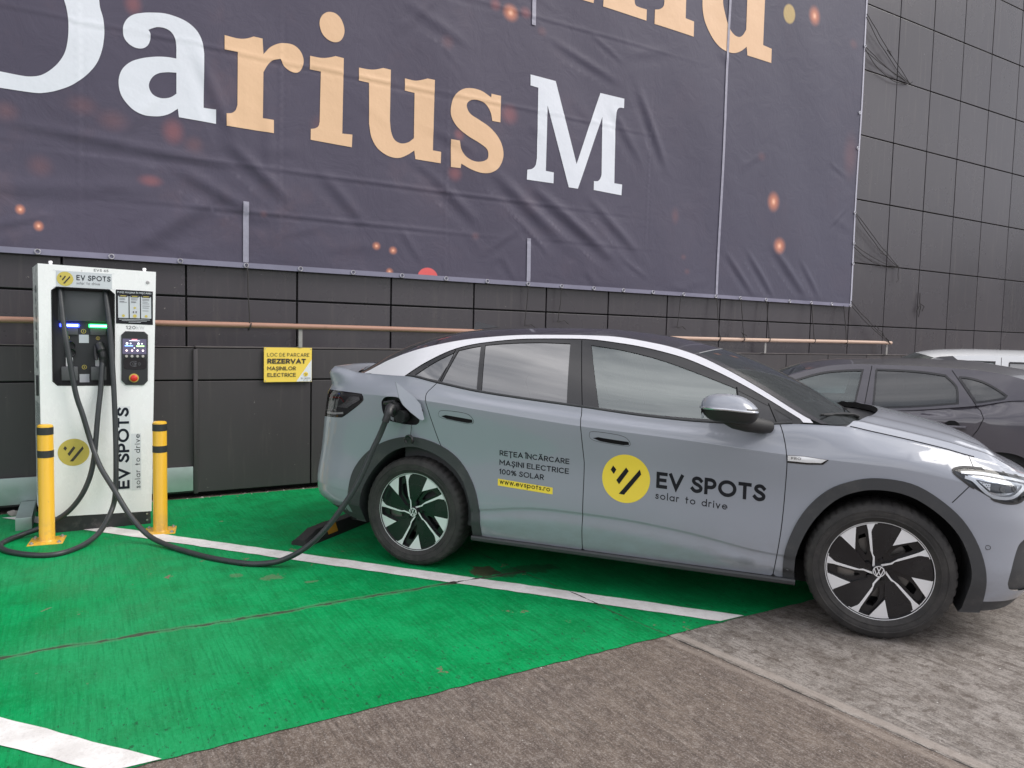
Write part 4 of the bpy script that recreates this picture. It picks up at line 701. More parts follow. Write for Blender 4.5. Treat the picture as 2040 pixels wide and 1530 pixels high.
def wheel(root, x, ysign, y, r, rim_r, style, z=None, steer=0.):
    """outer face at car y = ysign*y"""
    w = bpy.data.objects.new('wheel', None); w.empty_display_size = .1; link(w, root); w.location = (x, ysign*y, z or r); w.rotation_euler = (0, 0, (0 if ysign < 0 else pi) + steer)
    RX = Matrix.Rotation(R_(90), 4, 'X')      # lathe axis -> -y ; profile height h runs towards -y (outwards)
    wd = .225
    prof = [(rim_r-.004, -.030), (rim_r+.002, -.012), (rim_r+.012, -.006), (rim_r+.024, .0), (rim_r+.026, .0025), (rim_r+.030, .0025), (rim_r+.032, .0005), (r-.062, .004), (r-.050, .003), (r-.048, .0055), (r-.044, .0055), (r-.042, .002), (r-.036, 0), (r-.018, -.008), (r-.009, -.018), (r-.002, -.034), (r, -.055), (r-.0005, -.11)]
    prof = prof + [(a, -wd-b) for a, b in prof[::-1][1:]]; N = 192
    def fn(j, k, q):
        jj = min(j, len(prof)-1-j)
        if jj in (14, 15) and k % 4 == 0: return q-.006
        if jj >= 16 and k % 4 == 0: return q-.004
        return q
    MB().lathe(prof, N, 0, RX, fn).build('tyre', M_tyre, w, smooth=30)
    # dark barrel and disc behind the spokes
    MB().lathe([(rim_r-.003, -.012), (rim_r-.010, -.03), (rim_r-.022, -.10), (rim_r-.03, -.20), (.05, -.20)], 64, 0, RX).build('rim_barrel', mat_barrel, w)
    MB().lathe([(.06, -.105), (.165, -.105), (.165, -.128), (.06, -.128)], 48, 0, RX).box((-.20, -.085+.14, -.06), (-.11, .175, .07), 0, None, .01).build('brake', M_disc, w)
    P3 = lambda off: (lambda a, b: np.stack([a, -(off - .35*(np.hypot(a, b)-.17)**2) + 0*a, b], -1))
    if style == 'main':
        def rot(P, k): c, s_ = cos(-2*pi*k/5), sin(-2*pi*k/5); return [(p[0]*c-p[1]*s_, p[0]*s_+p[1]*c) for p in P]
        R0 = rim_r-.001; holes, slots, spk, wed = [], [], [], []
        for k in range(5): holes.append(rot(WHEEL['hole'], k)); slots.append(rot(WHEEL['slot'], k)); spk.append(rot(WHEEL['spoke'], k)); wed.append(rot(WHEEL['wedge'], k))
        clip = lambda P, m: [tuple(c*min(1., m/hypot(*p)) for c in p) for p in P]
        push = lambda P, t: [(tuple(c_*(R0-.0005)/hypot(*p) for c_ in p) if hypot(*p) > t else p) for p in P]
        spk = [push(p, .238) for p in spk]; wed = [push(resample(p, .012), .243) for p in wed]; slots = [clip(p, R0-.012) for p in slots]
        V, T = fill([disc(0, 0, R0, 96)], .02, slots); surf('rim_face', V, T, P3(-.022), M_wblack, w, dirn=(0, -1, 0))
        V, T = fill(slots, .02, holes); surf('slot_floor', V, T, P3(-.040), M_wblack, w, dirn=(0, -1, 0))
        def ring(loops, f0, f1, nm, m_):
            for Lp in loops:
                a = np.array(resample(Lp, .012)); P, Q = f0(a[:, 0], a[:, 1]), f1(a[:, 0], a[:, 1]); n = len(a); MB().add(list(P)+list(Q), [(i, (i+1) % n, n+(i+1) % n, n+i) for i in range(n)]).build(nm, m_, w, smooth=40)
        ring(slots, P3(-.022), P3(-.040), 'slot_side', M_wblack); ring(holes, P3(-.040), P3(-.075), 'hole_side', M_wblack)
        for k in range(5):
            a0, a1 = R_(94-72*k), R_(140-72*k); arcp = [((R0-.0005)*cos(t), (R0-.0005)*sin(t)) for t in np.linspace(a0, a1, 16)] + [((R0-.0095)*cos(t), (R0-.0095)*sin(t)) for t in np.linspace(a1, a0, 16)]
            V, T = fill([spk[k], wed[k], arcp], .02, [slots[k]]); surf('spoke', V, T, P3(-.0175), M_chrome, w, dirn=(0, -1, 0))
        pass
        MB().lathe([(rim_r-.0035, -.0165), (rim_r-.0015, -.013), (rim_r+.001, -.0125), (rim_r+.002, -.016)], 120, 0, RX).build('rim_edge', M_chrome, w)
        mb = MB()
        for k in range(5):
            bx, bz = rot(WHEEL['bolt'], k)[0] if False else (.056*cos(R_(153-72*k)), .056*sin(R_(153-72*k)))
            mb.lathe([(0, -.018), (.0075, -.018), (.0085, -.022), (.012, -.022), (.014, -.032)], 12, 0, Matrix.Translation((bx, 0, bz)) @ RX)
        mb.build('wheel_bolts', M_wblack, w)
        MB().lathe([(0, -.006), (.026, -.007), (.031, -.012), (.033, -.03)], 32, 0, RX).build('hub_cap', M_pblack, w)
        rg = [( .0285*cos(a), .0285*sin(a)) for a in np.linspace(0, 2*pi, 41)[:-1]]; ri = [(.0245*cos(a), .0245*sin(a)) for a in np.linspace(0, 2*pi, 41)[:-1]]
        pol = [stroke([(-.0105, .0235), (0, .0015), (.0105, .0235)], .0042), stroke([(-.0225, .0125), (-.0095, -.0215), (0, -.0015), (.0095, -.0215), (.0225, .0125)], .0042)]
        half = [[rg[i % 40] for i in range(h, h+21)] + [ri[i % 40] for i in range(h+20, h-1, -1)] for h in (0, 20)]
        V, T = fill(pol + half); surf('emblem', V, T, lambda a, b: np.stack([a, .0048+0*a, b], -1), M_chrome, w, dirn=(0, -1, 0))
    else:
        mb = MB()
        for k in range(5):
            for sgn in (-1, 1):
                a = 2*pi*k/5+sgn*.16; mb.tube([(.03*cos(a), .035, .03*sin(a)), (.14*cos(a), .028, .14*sin(a)), ((rim_r-.004)*cos(a+sgn*.12), .02, (rim_r-.004)*sin(a+sgn*.12))], [.016, .011, .013], 8)
        mb.lathe([(0, -.02), (.05, -.024), (.055, -.05)], 24, 0, RX).build('spokes', M_chrome, w)
        MB().lathe([(rim_r-.014, -.03), (rim_r-.008, -.014), (rim_r, -.012)], 64, 0, RX).build('rim_edge', M_chrome, w)
    return w
mat_barrel = mat('dark_rim_barrel', (.03, .03, .032), .5, .3)

# =============== the grey charging car ===============
CO = (3.43886895, 3.89937952, 0); CANG = R_(-52.38)
car = thing('parked_car', 'grey blue coupe crossover with yellow logo stickers, plugged in beside the white charger', 'car', CO, CANG)
SL = [(-1.498, 1.265), (-1.374, 1.354), (-1.164, 1.460), (-1.014, 1.496), (-.68, 1.532), (-.35, 1.539), (-.075, 1.516), (.261, 1.453), (.477, 1.379), (.682, 1.288), (.828, 1.212), (.969, 1.134)]
ST = [(-1.853, 1.269), (-1.669, 1.361), (-1.407, 1.453), (-1.048, 1.526), (-.687, 1.556), (-.334, 1.5615), (-.201, 1.560), (.138, 1.519), (.358, 1.464), (.573, 1.374), (.776, 1.269), (1.019, 1.134)]
cRT = spline([(-2.05, 1.225), (-1.93, 1.240)] + ST + [(1.08, 1.108)]); cSL = spline(SL)
cZC = spline([(-2.25, 1.290), (-2.12, 1.305), (-1.9, 1.415), (-1.7, 1.495), (-1.5, 1.548), (-1.3, 1.583), (-1.06, 1.602), (-.64, 1.614), (-.35, 1.614), (-.1, 1.596), (.147, 1.563), (.404, 1.508), (.618, 1.44), (.844, 1.345), (1.063, 1.232), (1.27, 1.105), (1.4, 1.03)])
cBOW = spline([(-2.05, -.20), (-1.9, -.19), (-1.6, -.12), (-1.35, -.05), (-1.1, 0), (-.3, 0), (0, .03), (.4, .10), (1.02, .24), (1.1, .25)])
K = Car(car, MAIN, green, ZB, cRT, cZC, cBOW, None, M_paint)
# --- panels cut out of the shell in (u, z)
usm = np.arange(MAIN.u0, MAIN.u1, .04); outer = [(u, float(MAIN.bottom(u))) for u in usm] + [(MAIN.u1, float(MAIN.bottom(MAIN.u1)))] + [(u, float(MAIN.top(u))) for u in list(usm[::-1])]
outer = outer[:len(usm)+1] + [(MAIN.u1, float(MAIN.top(MAIN.u1)))] + outer[len(usm)+1:]
aR_in = smooth_loop([(-1.80, .10), (-1.80, .33), (-1.766, .488), (-1.67, .643), (-1.532, .763), (-1.369, .806), (-1.186, .757), (-1.032, .643), (-.954, .456), (-.949, .278), (-.949, .10)], 5, False)
aR_out = smooth_loop([(-1.885, .10), (-1.90, .33), (-1.887, .462), (-1.85, .61), (-1.733, .745), (-1.56, .838), (-1.369, .871), (-1.174, .827), (-1.034, .735), (-.933, .584), (-.893, .431), (-.888, .267), (-.888, .10)], 5, False)
aF_in = smooth_loop([(.978, .10), (.980, .246), (.985, .403), (1.042, .564), (1.132, .693), (1.232, .768), (1.363, .801), (1.513, .78), (1.654, .693), (1.752, .579), (1.805, .429), (1.80, .30), (1.775, .10)], 5, False)
aF_out = smooth_loop([(.920, .10), (.921, .265), (.929, .429), (.997, .617), (1.108, .76), (1.229, .831), (1.36, .861), (1.529, .842), (1.68, .751), (1.784, .638), (1.856, .489), (1.887, .317), (1.89, .10)], 5, False)
mid = lambda A, B: [tuple((a[k]+b[k])/2 for k in (0, 1)) for a, b in zip(resample2(A, 60), resample2(B, 60))]
def resample2(P, n):
    a = np.array(P); L = np.r_[0, np.cumsum(np.hypot(*np.diff(a, axis=0).T))]; t = np.linspace(0, L[-1], n); return [tuple(p) for p in np.stack([np.interp(t, L, a[:, 0]), np.interp(t, L, a[:, 1])], 1)]
aR, aF = mid(aR_in, aR_out), mid(aF_in, aF_out)
p_tail = smooth_loop([(-1.786, 1.105, 0), (-1.80, 1.122, 0), (-1.83, 1.130, 0), (-2.1, 1.135, 1), (-2.50, 1.137, 1), (-2.50, .955, 1), (-2.25, .945, 1), (-2.02, .955, 0), (-1.951, .972, 0), (-1.803, 1.07, 0)], 5)
p_head = smooth_loop([(1.70, .92, 0), (1.756, .939, 0), (1.863, .934, 1), (2.011, .914, 1), (2.15, .893, 1), (2.33, .862, 1), (2.34, .845, 1), (2.20, .832, 0), (2.10, .812, 0), (2.05, .782, 0), (2.0, .772, 0), (1.948, .775, 0), (1.899, .786, 1), (1.778, .854, 1)], 5)
p_port = smooth_loop([(-1.628, 1.073), (-1.62, 1.1), (-1.587, 1.122), (-1.495, 1.123), (-1.461, 1.079), (-1.399, 1.034), (-1.336, .99), (-1.345, .959), (-1.389, .948), (-1.486, .954), (-1.575, .969), (-1.613, 1.011)], 4)
p_grl = smooth_loop([(2.072, .588, 1), (2.039, .56, 0), (2.016, .488, 0), (2.001, .397, 0), (2.007, .351, 0), (2.058, .321, 0), (2.3, .305, 1), (2.96, .305, 1), (2.96, .56, 1), (2.3, .588, 1)], 5)
p_hR = smooth_loop([(-1.193, 1.035), (-1.174, 1.056), (-1.08, 1.057), (-.986, 1.045), (-.950, 1.015), (-.947, .990), (-.986, .984), (-1.07, .993), (-1.161, 1.007), (-1.188, 1.018)], 4)
p_hF = smooth_loop([(-.187, .973), (-.172, .992), (-.08, .990), (.015, .978), (.053, .952), (.057, .926), (.017, .921), (-.06, .927), (-.143, .936), (-.179, .950)], 4)
p_wR = [(-1.172, 1.021), (-1.140, 1.030), (-1.10, 1.026), (-.955, 1.012), (-.951, .993), (-.985, .988), (-1.07, .997), (-1.135, 1.006)]; p_wF = [(-.165, .954), (-.132, .962), (-.10, .958), (.050, .947), (.054, .930), (.018, .925), (-.06, .931), (-.12, .938)]
RD = [(-1.232, 1.235), (-1.262, 1.20), (-1.289, 1.165), (-1.289, 1.12), (-1.251, 1.007), (-1.18, .833), (-1.13, .79), (-1.04, .70), (-.98, .60), (-.935, .46), (-.925, .20)]
MG = [(-.257, 1.14), (-.217, .80), (-.215, .478), (-.220, .20)]; FG = [(.80, 1.22), (.840, 1.15), (.884, 1.066), (.913, .938), (.915, .802), (.901, .507), (.862, .20)]
seamlines = [smooth_loop(RD, 4, False), MG, smooth_loop(FG, 5, False), [(1.83, 1.0), (1.819, .935)], [(1.776, .853), (1.70, .765)], [(-.90, .262), (1.0, .262)], [(-1.82, 1.10), (-1.95, .72), (-1.90, .60)]]
seams = [stroke(resample(L, .05, False), .0048) for L in seamlines[:5]]
hse = lambda L: [stroke(L + [L[0]], .0022)]
lampseam = [stroke(L + [L[0]], .004) for L in (p_tail, p_head)]
hseams = hse(p_hR) + hse(p_hF)
d_rear = [tuple(p) for p in smooth_loop(RD, 4, False)] + [(-.220, .20)] + MG[::-1]; d_front = MG + [(.862, .20)] + smooth_loop(FG, 5, False)[::-1]
loops = [outer, aR, aF, p_tail, p_head, p_port, p_grl, p_wR, p_wF] + seams + hseams
allp = np.array([q for L in loops for q in resample(L, .03)])
clines = []
for r_, offs in ((4, (-.05, -.027, -.016, -.010, -.004, .002, .010, .028)), (7, (-.034, -.012, -.002, .0015, .004, .006, .020, .034, .048))):
    for o_ in offs:
        q = [(u, float(MAIN.rows[r_][0](u)) + o_) for u in np.arange(MAIN.u0+.02, MAIN.u1, .03)]; clines.append(q)
for o_ in (-.045, -.025, -.012): clines.append([(u, float(MAIN.top(u)) + o_) for u in np.arange(MAIN.u0+.02, MAIN.u1, .03)])
allp = np.r_[allp, np.array([q for L in clines for q in L])]
V, T = cdt([resample(L, .03) for L in loops], clines, gridpts(MAIN.u0, MAIN.u1, .18, 1.32, .032, allp))
c = V[T].mean(1); I = lambda P: inpoly(c, P)
inside = I(outer) & ~I(aR) & ~I(aF); ins = np.zeros(len(T), bool)
for s_ in seams + hseams: ins |= I(s_)
lamp = I(p_tail) | I(p_head) | I(p_grl); port = I(p_port); wedge = I(p_wR) | I(p_wF); hnd = I(p_hR) | I(p_hF)
lip = (c[:, 0] > 1.88) & (c[:, 1] < .252) | (c[:, 0] < -1.88) & (c[:, 1] < .295 + .07*np.clip((-1.9-c[:, 0])/.5, 0, 1))
sill = (c[:, 1] < .262) & (c[:, 0] > -.95) & (c[:, 0] < 1.0)
base = inside & ~ins & ~lamp & ~wedge
dr, df = I(d_rear), I(d_front)
body = base & ~dr & ~df & ~lip & ~sill
def two(name, sel, fn, m, lab=None, far=None): return surf(name, V, T[sel], fn, m, car, mirror='only' if far else False, label=lab)
N3 = (0, -1, 0)
for nm, q_ in (('rear_body', c[:, 0] < 0), ('front_body', c[:, 0] >= 0)): two(nm, body & ~port & q_, K.S(), M_paint); two(nm, body & q_, K.S(), M_paint, far=True)
for nm, d_, hp in (('rear', dr, p_hR), ('front', df, p_hF)):
    sel = base & d_ & ~hnd & ~sill
    for far in (False, True):
        q = two('door', sel, K.S(), M_paint, far=far)
        hs = surf('handle', V, T[base & d_ & hnd], K.S(.0015), M_paint, car, mirror='only' if far else False); hs.parent = q
for far in (False, True):
    mr = 'only' if far else False
    surf('bumper_lip', V, T[inside & ~ins & lip & (c[:, 0] > 0)], K.S(-.002), M_clad, car, mirror=mr)
    surf('bumper_lip', V, T[inside & ~ins & lip & (c[:, 0] < 0)], K.S(-.002), M_clad, car, mirror=mr)
    for s_ in seams + hseams:
        if (inside & I(s_) & ~lamp).any(): surf('panel_gap', V, T[inside & I(s_) & ~lamp], K.S(-.004), M_dark, car, mirror=mr)
    for s_ in (p_wR, p_wF): surf('handle_recess', V, T[inside & I(s_)], K.S(-.018), M_dark, car, mirror=mr)
    surf('air_intake', V, T[I(p_grl)], K.S(-.012), M_clad, car, mirror=mr)
    # cladding round the wheel arches
    for A, B, nm in ((aR_in, aR_out, 'r'), (aF_in, aF_out, 'f')):
        clampz = lambda P: [(p[0], max(p[1], float(MAIN.bottom(p[0])) - .006)) for p in P]
        A = clampz(A); B = clampz(B); Lp = resample2(A, 50) + resample2(B, 50)[::-1]; Vq, Tq = fill([Lp], .025)
        ct = surf('wheel_arch_trim', Vq, Tq, K.S(.009), M_clad, car, mirror=mr)
        mb = MB()
        for Lq, f1 in ((A, lambda a, b: MAIN(a, b, .009) + np.array([0, .27, 0])), (B, K.S(-.004))):
            a = np.array(resample2(Lq, 50)); P, Q = K.S(.009)(a[:, 0], a[:, 1]), f1(a[:, 0], a[:, 1]); n = len(a)
            if far: P, Q = P*np.array([1, -1, 1]), Q*np.array([1, -1, 1])
            mb.add(list(P)+list(Q), [(i, i+1, n+i+1, n+i) for i in range(n-1)])
        mb.build('wheel_well', M_dark if False else M_clad, ct, smooth=50)
sgn = 1
# sill bars
for sy in (-1, 1):
    mb = MB(); X = np.linspace(-.955, .985, 40); prof = [(.872, .262), (.900, .262), (.905, .252), (.902, .236), (.885, .226), (.78, .222), (.78, .262)]
    Vv = []; Ff = []; n = len(prof)
    for x in X: Vv += [(x, sy*y, z) for y, z in prof]
    for i in range(len(X)-1):
        for j in range(n): Ff.append((i*n+j, i*n+(j+1) % n, (i+1)*n+(j+1) % n, (i+1)*n+j))
    Ff += [tuple(range(n)), tuple((len(X)-1)*n+j for j in range(n))]; mb.add(Vv, Ff).build('sill', M_clad, car)
# floor pan and wheel housings
MB().box((-2.05, -.62, .175), (1.95, .62, .30)).box((-.90, -.70, .185), (.92, .70, .30)).build('floor_pan', M_dark, car)
MB().box((-1.95, -.55, .30), (-.86, .55, .86)).box((.90, -.55, .30), (1.95, .55, .78)).build('wheel_housing', M_dark, car)
# --- lamps
for far in (False, True):
    mr = 'only' if far else False
    Vt, Tt = fill([p_head], .025)
    hl = surf('headlight', Vt, Tt, K.S(-.030), M_lampdark, car, mirror=mr)
    def sub(name, polys, off, m, par, d=.02, holes=()): v_, t_ = fill(polys, d, holes); return surf(name, v_, t_, K.S(off), m, par, mirror=mr)
    sub('reflector', [[(1.765, .922), (1.86, .918), (2.0, .899), (2.15, .876), (2.30, .850), (2.20, .845), (2.10, .835), (2.04, .802), (1.95, .795), (1.90, .803), (1.80, .872)]], -.026, M_lampsil, hl)
    sub('light_guide', [stroke(smooth_loop([(1.745, .915), (1.85, .912), (1.99, .893), (2.14, .870), (2.28, .845)], 4, False), .013)], -.015, M_lampwhite, hl)
    sub('light_guide', [stroke(smooth_loop([(1.76, .895), (1.80, .880), (1.845, .838), (1.89, .806), (1.95, .795), (2.01, .800), (2.07, .826), (2.13, .846)], 5, False), .016)], -.012, M_lampwhite, hl)
    sub('lamp_shield', [[(1.815, .884), (1.90, .868), (2.02, .858), (2.07, .85), (2.05, .825), (1.99, .818), (1.92, .818), (1.885, .826)]], -.020, M_lampdark, hl)
    hx = [(1.828, .876), (1.890, .864), (1.884, .830)]; sub('honeycomb', [hx], -.017, M_lampwhite, hl)
    dots_ = [disc(1.848+.012*i+.006*(j % 2), .868-.0105*j, .0032, 8) for j in range(3) for i in range(j, 4) if 1.848+.012*i < 1.886]; sub('honeycomb_cells', dots_, -.015, M_lampdark, hl, None)
    lens_c = [disc(1.955, .838, .016, 24), disc(2.03, .838, .014, 24)]; sub('projector', lens_c, -.016, M_pblack, hl)
    vv, tt = fill([p_head], .02); surf('lens', vv, tt, K.S(-.001), M_lens, hl, mirror=mr)
    ws = K.walls('bezel', p_head, K.S(-.001), K.S(-.031), M_pblack, False, hl); 
    if far:
        for v in ws.data.vertices: v.co.y = -v.co.y
    rim = stroke(p_head + [p_head[0]], .011); v_, t_ = fill([rim]); surf('lamp_seal', v_, t_, K.S(.0014), M_rubber, hl, mirror=mr)
    tl = sub('tail_light', [p_tail], -.030, M_lampdark, car)
    sub('red_guide', [stroke(smooth_loop([(-2.45, 1.085), (-2.1, 1.085), (-2.02, 1.088), (-1.98, 1.06)], 4, False), .012)], -.014, M_red, tl)
    sub('clear_guide', [stroke([(-2.45, .972), (-2.1, .972), (-1.98, .985)], .014)], -.012, M_lampwhite, tl)
    sub('reflector', [[(-2.07, 1.02), (-1.98, 1.055), (-1.93, 1.10), (-1.84, 1.108), (-1.83, 1.085), (-1.90, 1.05), (-1.95, 1.02)]], -.020, M_lampsil, tl)
    sub('reflector', [[(-2.40, 1.06), (-2.12, 1.06), (-2.10, .995), (-2.40, .99)]], -.022, M_lampsil, tl)
    vv, tt = fill([p_tail], .02); surf('lens', vv, tt, K.S(-.001), M_smoke, tl, mirror=mr)
    ws = K.walls('bezel', p_tail, K.S(-.001), K.S(-.031), M_pblack, False, tl)
    if far:
        for v in ws.data.vertices: v.co.y = -v.co.y
    v_, t_ = fill([stroke(p_tail + [p_tail[0]], .005)]); surf('lamp_seal', v_, t_, K.S(.0012), M_pblack, tl, mirror=mr)
# --- greenhouse sides
gsm = np.linspace(-1.853, 1.019, 80)
gout = [(x, float(ZB(x)) - .004) for x in np.linspace(-1.49, .96, 60)] + [(.99, 1.117), (1.03, 1.116)] + [(x, float(cRT(x))) for x in gsm[::-1]] + [(-1.870, 1.256), (-1.50, 1.256)]
silver = [(x, float(cSL(x))) for x in np.linspace(-1.498, .969, 70)] + [(.985, 1.116), (1.035, 1.116)] + [(x, float(cRT(x))) for x in gsm[::-1]] + [(-1.870, 1.256), (-1.51, 1.256)]
w_front = [(-.276, 1.500, 1), (-.072, 1.474, 0), (.153, 1.427, 0), (.372, 1.361, 0), (.618, 1.278, 1), (.652, 1.105, 1), (.443, 1.100, 0), (.159, 1.107, 0), (-.158, 1.128, 1)]
w_rear = [(-.984, 1.481, 1), (-.83, 1.497, 0), (-.62, 1.508, 0), (-.414, 1.506, 1), (-.359, 1.143, 1), (-.62, 1.160, 0), (-.931, 1.190, 1)]
w_fix = [(-1.158, 1.441, 1), (-1.08, 1.461, 0), (-1.013, 1.475, 1), (-.966, 1.195, 1), (-1.10, 1.213, 0), (-1.222, 1.232, 1)]
w_q = [(-1.430, 1.268, 1), (-1.30, 1.362, 0), (-1.172, 1.433, 1), (-1.248, 1.242, 1)]
w_tri = [(.632, 1.266, 1), (.812, 1.188, 1), (.838, 1.122, 1), (.75, 1.106, 0), (.668, 1.104, 1)]; w_tri2 = [(.833, 1.178, 1), (.93, 1.126, 1), (.862, 1.122, 1)]
wins = [smooth_loop(w, 5) for w in (w_front, w_rear, w_fix, w_q)]; darkw = [w_tri, w_tri2]; darkw = [[p[:2] for p in w] for w in darkw]
gse = [stroke([(-.345, 1.53), (-.257, 1.12)], .005), stroke([(-1.18, 1.447), (-1.234, 1.225)], .005), stroke([(.622, 1.285), (.66, 1.09)], .008), stroke([(.80, 1.205), (.852, 1.10)], .006)]
gl = [gout, silver] + wins + darkw + gse; ga = np.array([q for L in gl for q in resample(L, .03)])
Vg, Tg = cdt([resample(L, .03) for L in gl], (), gridpts(-1.9, 1.05, 1.05, 1.6, .035, ga)); cg = Vg[Tg].mean(1); J = lambda P: inpoly(cg, P)
gi = J(gout) | J(silver); win = np.zeros(len(Tg), bool)
for w in wins: win |= J(w)
dk = J(darkw[0]) | J(darkw[1]); gs_ = np.zeros(len(Tg), bool)
for w in gse: gs_ |= J(w)
OUT = lambda off: (lambda a, b: green(a, b, off))
for far in (False, True):
    mr = 'only' if far else False
    surf('window_frame', Vg, Tg[gi & ~win & ~J(silver) & ~gs_ & ~dk], OUT(.002), M_pblack, car, mirror=mr)
    surf('window_gap', Vg, Tg[gi & gs_ & ~win & ~J(silver)], OUT(-.003), M_dark, car, mirror=mr)
    surf('mirror_corner', Vg, Tg[gi & dk & ~gs_], OUT(-.002), M_roof, car, mirror=mr)
    st = surf('roof_rail', Vg, Tg[J(silver)], OUT(.008), M_silver, car, mirror=mr)
    mb = MB(); a = np.array(resample(silver, .03)); P, Q = green(a[:, 0], a[:, 1], .008), green(a[:, 0], a[:, 1], -.004); n = len(a)
    if far: P, Q = P*np.array([1, -1, 1]), Q*np.array([1, -1, 1])
    mb.add(list(P)+list(Q), [(i, (i+1) % n, n+(i+1) % n, n+i) for i in range(n)]).build('rail_edge', M_dark, st, smooth=40)
    for w, gm in zip(wins, (M_gfront, M_grear, M_grear, M_grear)):
        surf('window', Vg, Tg[J(w) & ~gs_], OUT(-.004), gm, car, mirror=mr)
    # waistline moulding
    L = [(x, float(ZB(x)) + .006) for x in np.linspace(-1.47, .93, 50)]; a = np.array(L); P = green(a[:, 0], a[:, 1], .010)
    if far: P = P*np.array([1, -1, 1])
    MB().tube([tuple(p) for p in P], .0085, 8).build('waist_moulding', M_clad, car)
    # black ledge closing the joint between shell and glass
    X = np.linspace(-1.93, 1.06, 60); P = MAIN(X, MAIN.top(X)); Q = green(np.clip(X, -1.86, 1.05), ZB(X) - .004, -.01)
    if far: P, Q = P*np.array([1, -1, 1]), Q*np.array([1, -1, 1])
    n = len(X); mesh('waist_ledge', list(P)+list(Q), [(i, i+1, n+i+1, n+i) for i in range(n-1)], M_paint if False else M_clad, car, smooth=50)
# --- roof, screens
K.top('roof', -1.34, .355, -1, 1, M_roof); K.top('roof_joint', .355, .365, -1, 1, M_silver if False else M_inter2, lift=-.002)
K.top('windscreen', .365, 1.075, -.915, .915, M_wscreen); K.top('windscreen_frame', .365, 1.075, -1, -.915, M_roof, lift=.003); K.top('windscreen_frame', .365, 1.075, .915, 1, M_roof, lift=.003)
K.top('rear_window', -1.98, -1.345, -.90, .90, M_grear); K.top('rear_window_frame', -1.98, -1.345, -1, -.90, M_roof); K.top('rear_window_frame', -1.98, -1.345, .90, 1, M_roof)
K.top('headliner', -1.7, .50, -.9, .9, M_inter, lift=-.035)
# shark-fin aerial
bm = []; Z0 = 1.585
Vf = [(-1.375, -.028, Z0), (-1.17, -.012, Z0+.024), (-1.17, .012, Z0+.024), (-1.375, .028, Z0), (-1.37, -.004, Z0+.060), (-1.345, 0, Z0+.062), (-1.37, .004, Z0+.060), (-1.26, 0, Z0+.042)]
mesh('aerial', Vf, [(0, 1, 7, 5, 4), (3, 6, 5, 7, 2), (0, 4, 6, 3), (4, 5, 6), (1, 2, 7)], M_roof, car, smooth=40)
# --- bonnet and tail deck
bcrown = spline([(1.05, .035), (1.3, .048), (1.7, .052), (2.0, .045), (2.3, .022), (2.9, .0)]); bbow = spline([(1.06, .22), (1.3, .20), (1.7, .12), (2.1, .02), (2.3, 0), (2.9, 0)])
def bx(u, v):
    av = np.abs(v); f = np.clip((2.25-u)/.3, 0, 1)
    return f*(.012*np.exp(-((av-.90)/.05)**2) + .010/(1+np.exp(-(av-.60)/.03)) - .010*(av**4))
bon, bonfn = K.cap('bonnet', 1.20, MAIN.u1-.002, lambda u: bbow(u), lambda u: bcrown(u), M_paint, bx)
uu = np.linspace(1.22, 1.86, 30); Pg = MAIN(uu, MAIN.top(uu)) + np.array([0, .004, .0035])
for far in (0, 1):
    Q = Pg*np.array([1, -1 if far else 1, 1]); MB().tube([tuple(p) for p in Q], .0028, 6).build('bonnet_gap', M_dark, car)
# bonnet trailing edge thickness, cowl and wipers
vv = np.linspace(-.97, .97, 40); P = bonfn(np.full(40, 1.20), vv); Q = P - np.array([.0, 0, .035]); mesh('bonnet_edge', list(P)+list(Q), [(i, i+1, 40+i+1, 40+i) for i in range(39)], M_dark, car, smooth=50)
P = bonfn(np.full(40, 1.24), vv) - np.array([0, 0, .040]); Q = K.topP(np.full(40, 1.06), vv) - np.array([.02, 0, .012]); mesh('cowl', list(P)+list(Q), [(i, i+1, 40+i+1, 40+i) for i in range(39)], M_clad, car, smooth=50)
for sy, y0, y1 in ((1, .60, -.05), (1, -.10, -.62)):
    b_ = K.topP(np.array([1.03]), np.array([y0/.78]))[0]; t_ = K.topP(np.array([.99]), np.array([y1/.78]))[0]
    MB().tube([(b_[0]+.03, b_[1], b_[2]-.005), (b_[0]+.0, b_[1]-.05, b_[2]+.012), ((b_[0]+t_[0])/2+.02, (b_[1]+t_[1])/2, (b_[2]+t_[2])/2+.012), (t_[0], t_[1], t_[2]+.006)], [.012, .009, .006, .004], 8).tube([(t_[0]+.01, t_[1]-.03, t_[2]+.008), ((b_[0]+t_[0])/2+.005, (b_[1]+t_[1])/2, (b_[2]+t_[2])/2+.004), (b_[0], b_[1]-.05, b_[2]+.002)], .005, 6).build('wiper', M_rubber, car)
dbow = spline([(-3.1, 0), (-2.35, 0), (-2.15, -.10), (-1.93, -.21)]); dcr = spline([(-3.1, 0), (-2.5, .012), (-2.2, .015), (-1.93, .02)])
K.cap('tailgate_spoiler', MAIN.u0+.002, -1.925, lambda u: dbow(u), lambda u: dcr(u), M_paint)
# far and near quarter filler beside the rear window
for far in (0, 1):
    X = np.linspace(-2.12, -1.80, 14); P = MAIN(X, MAIN.top(X)); Q = K.topP(np.clip(X, -1.97, 2), np.full(14, -1.)) + np.array([0, .0, -.01])
    if far: P, Q = P*np.array([1, -1, 1]), Q*np.array([1, -1, 1])
    mesh('quarter_seal', list(P)+list(Q), [(i, i+1, 15+i, 14+i) for i in range(13)], M_pblack, car, smooth=50)
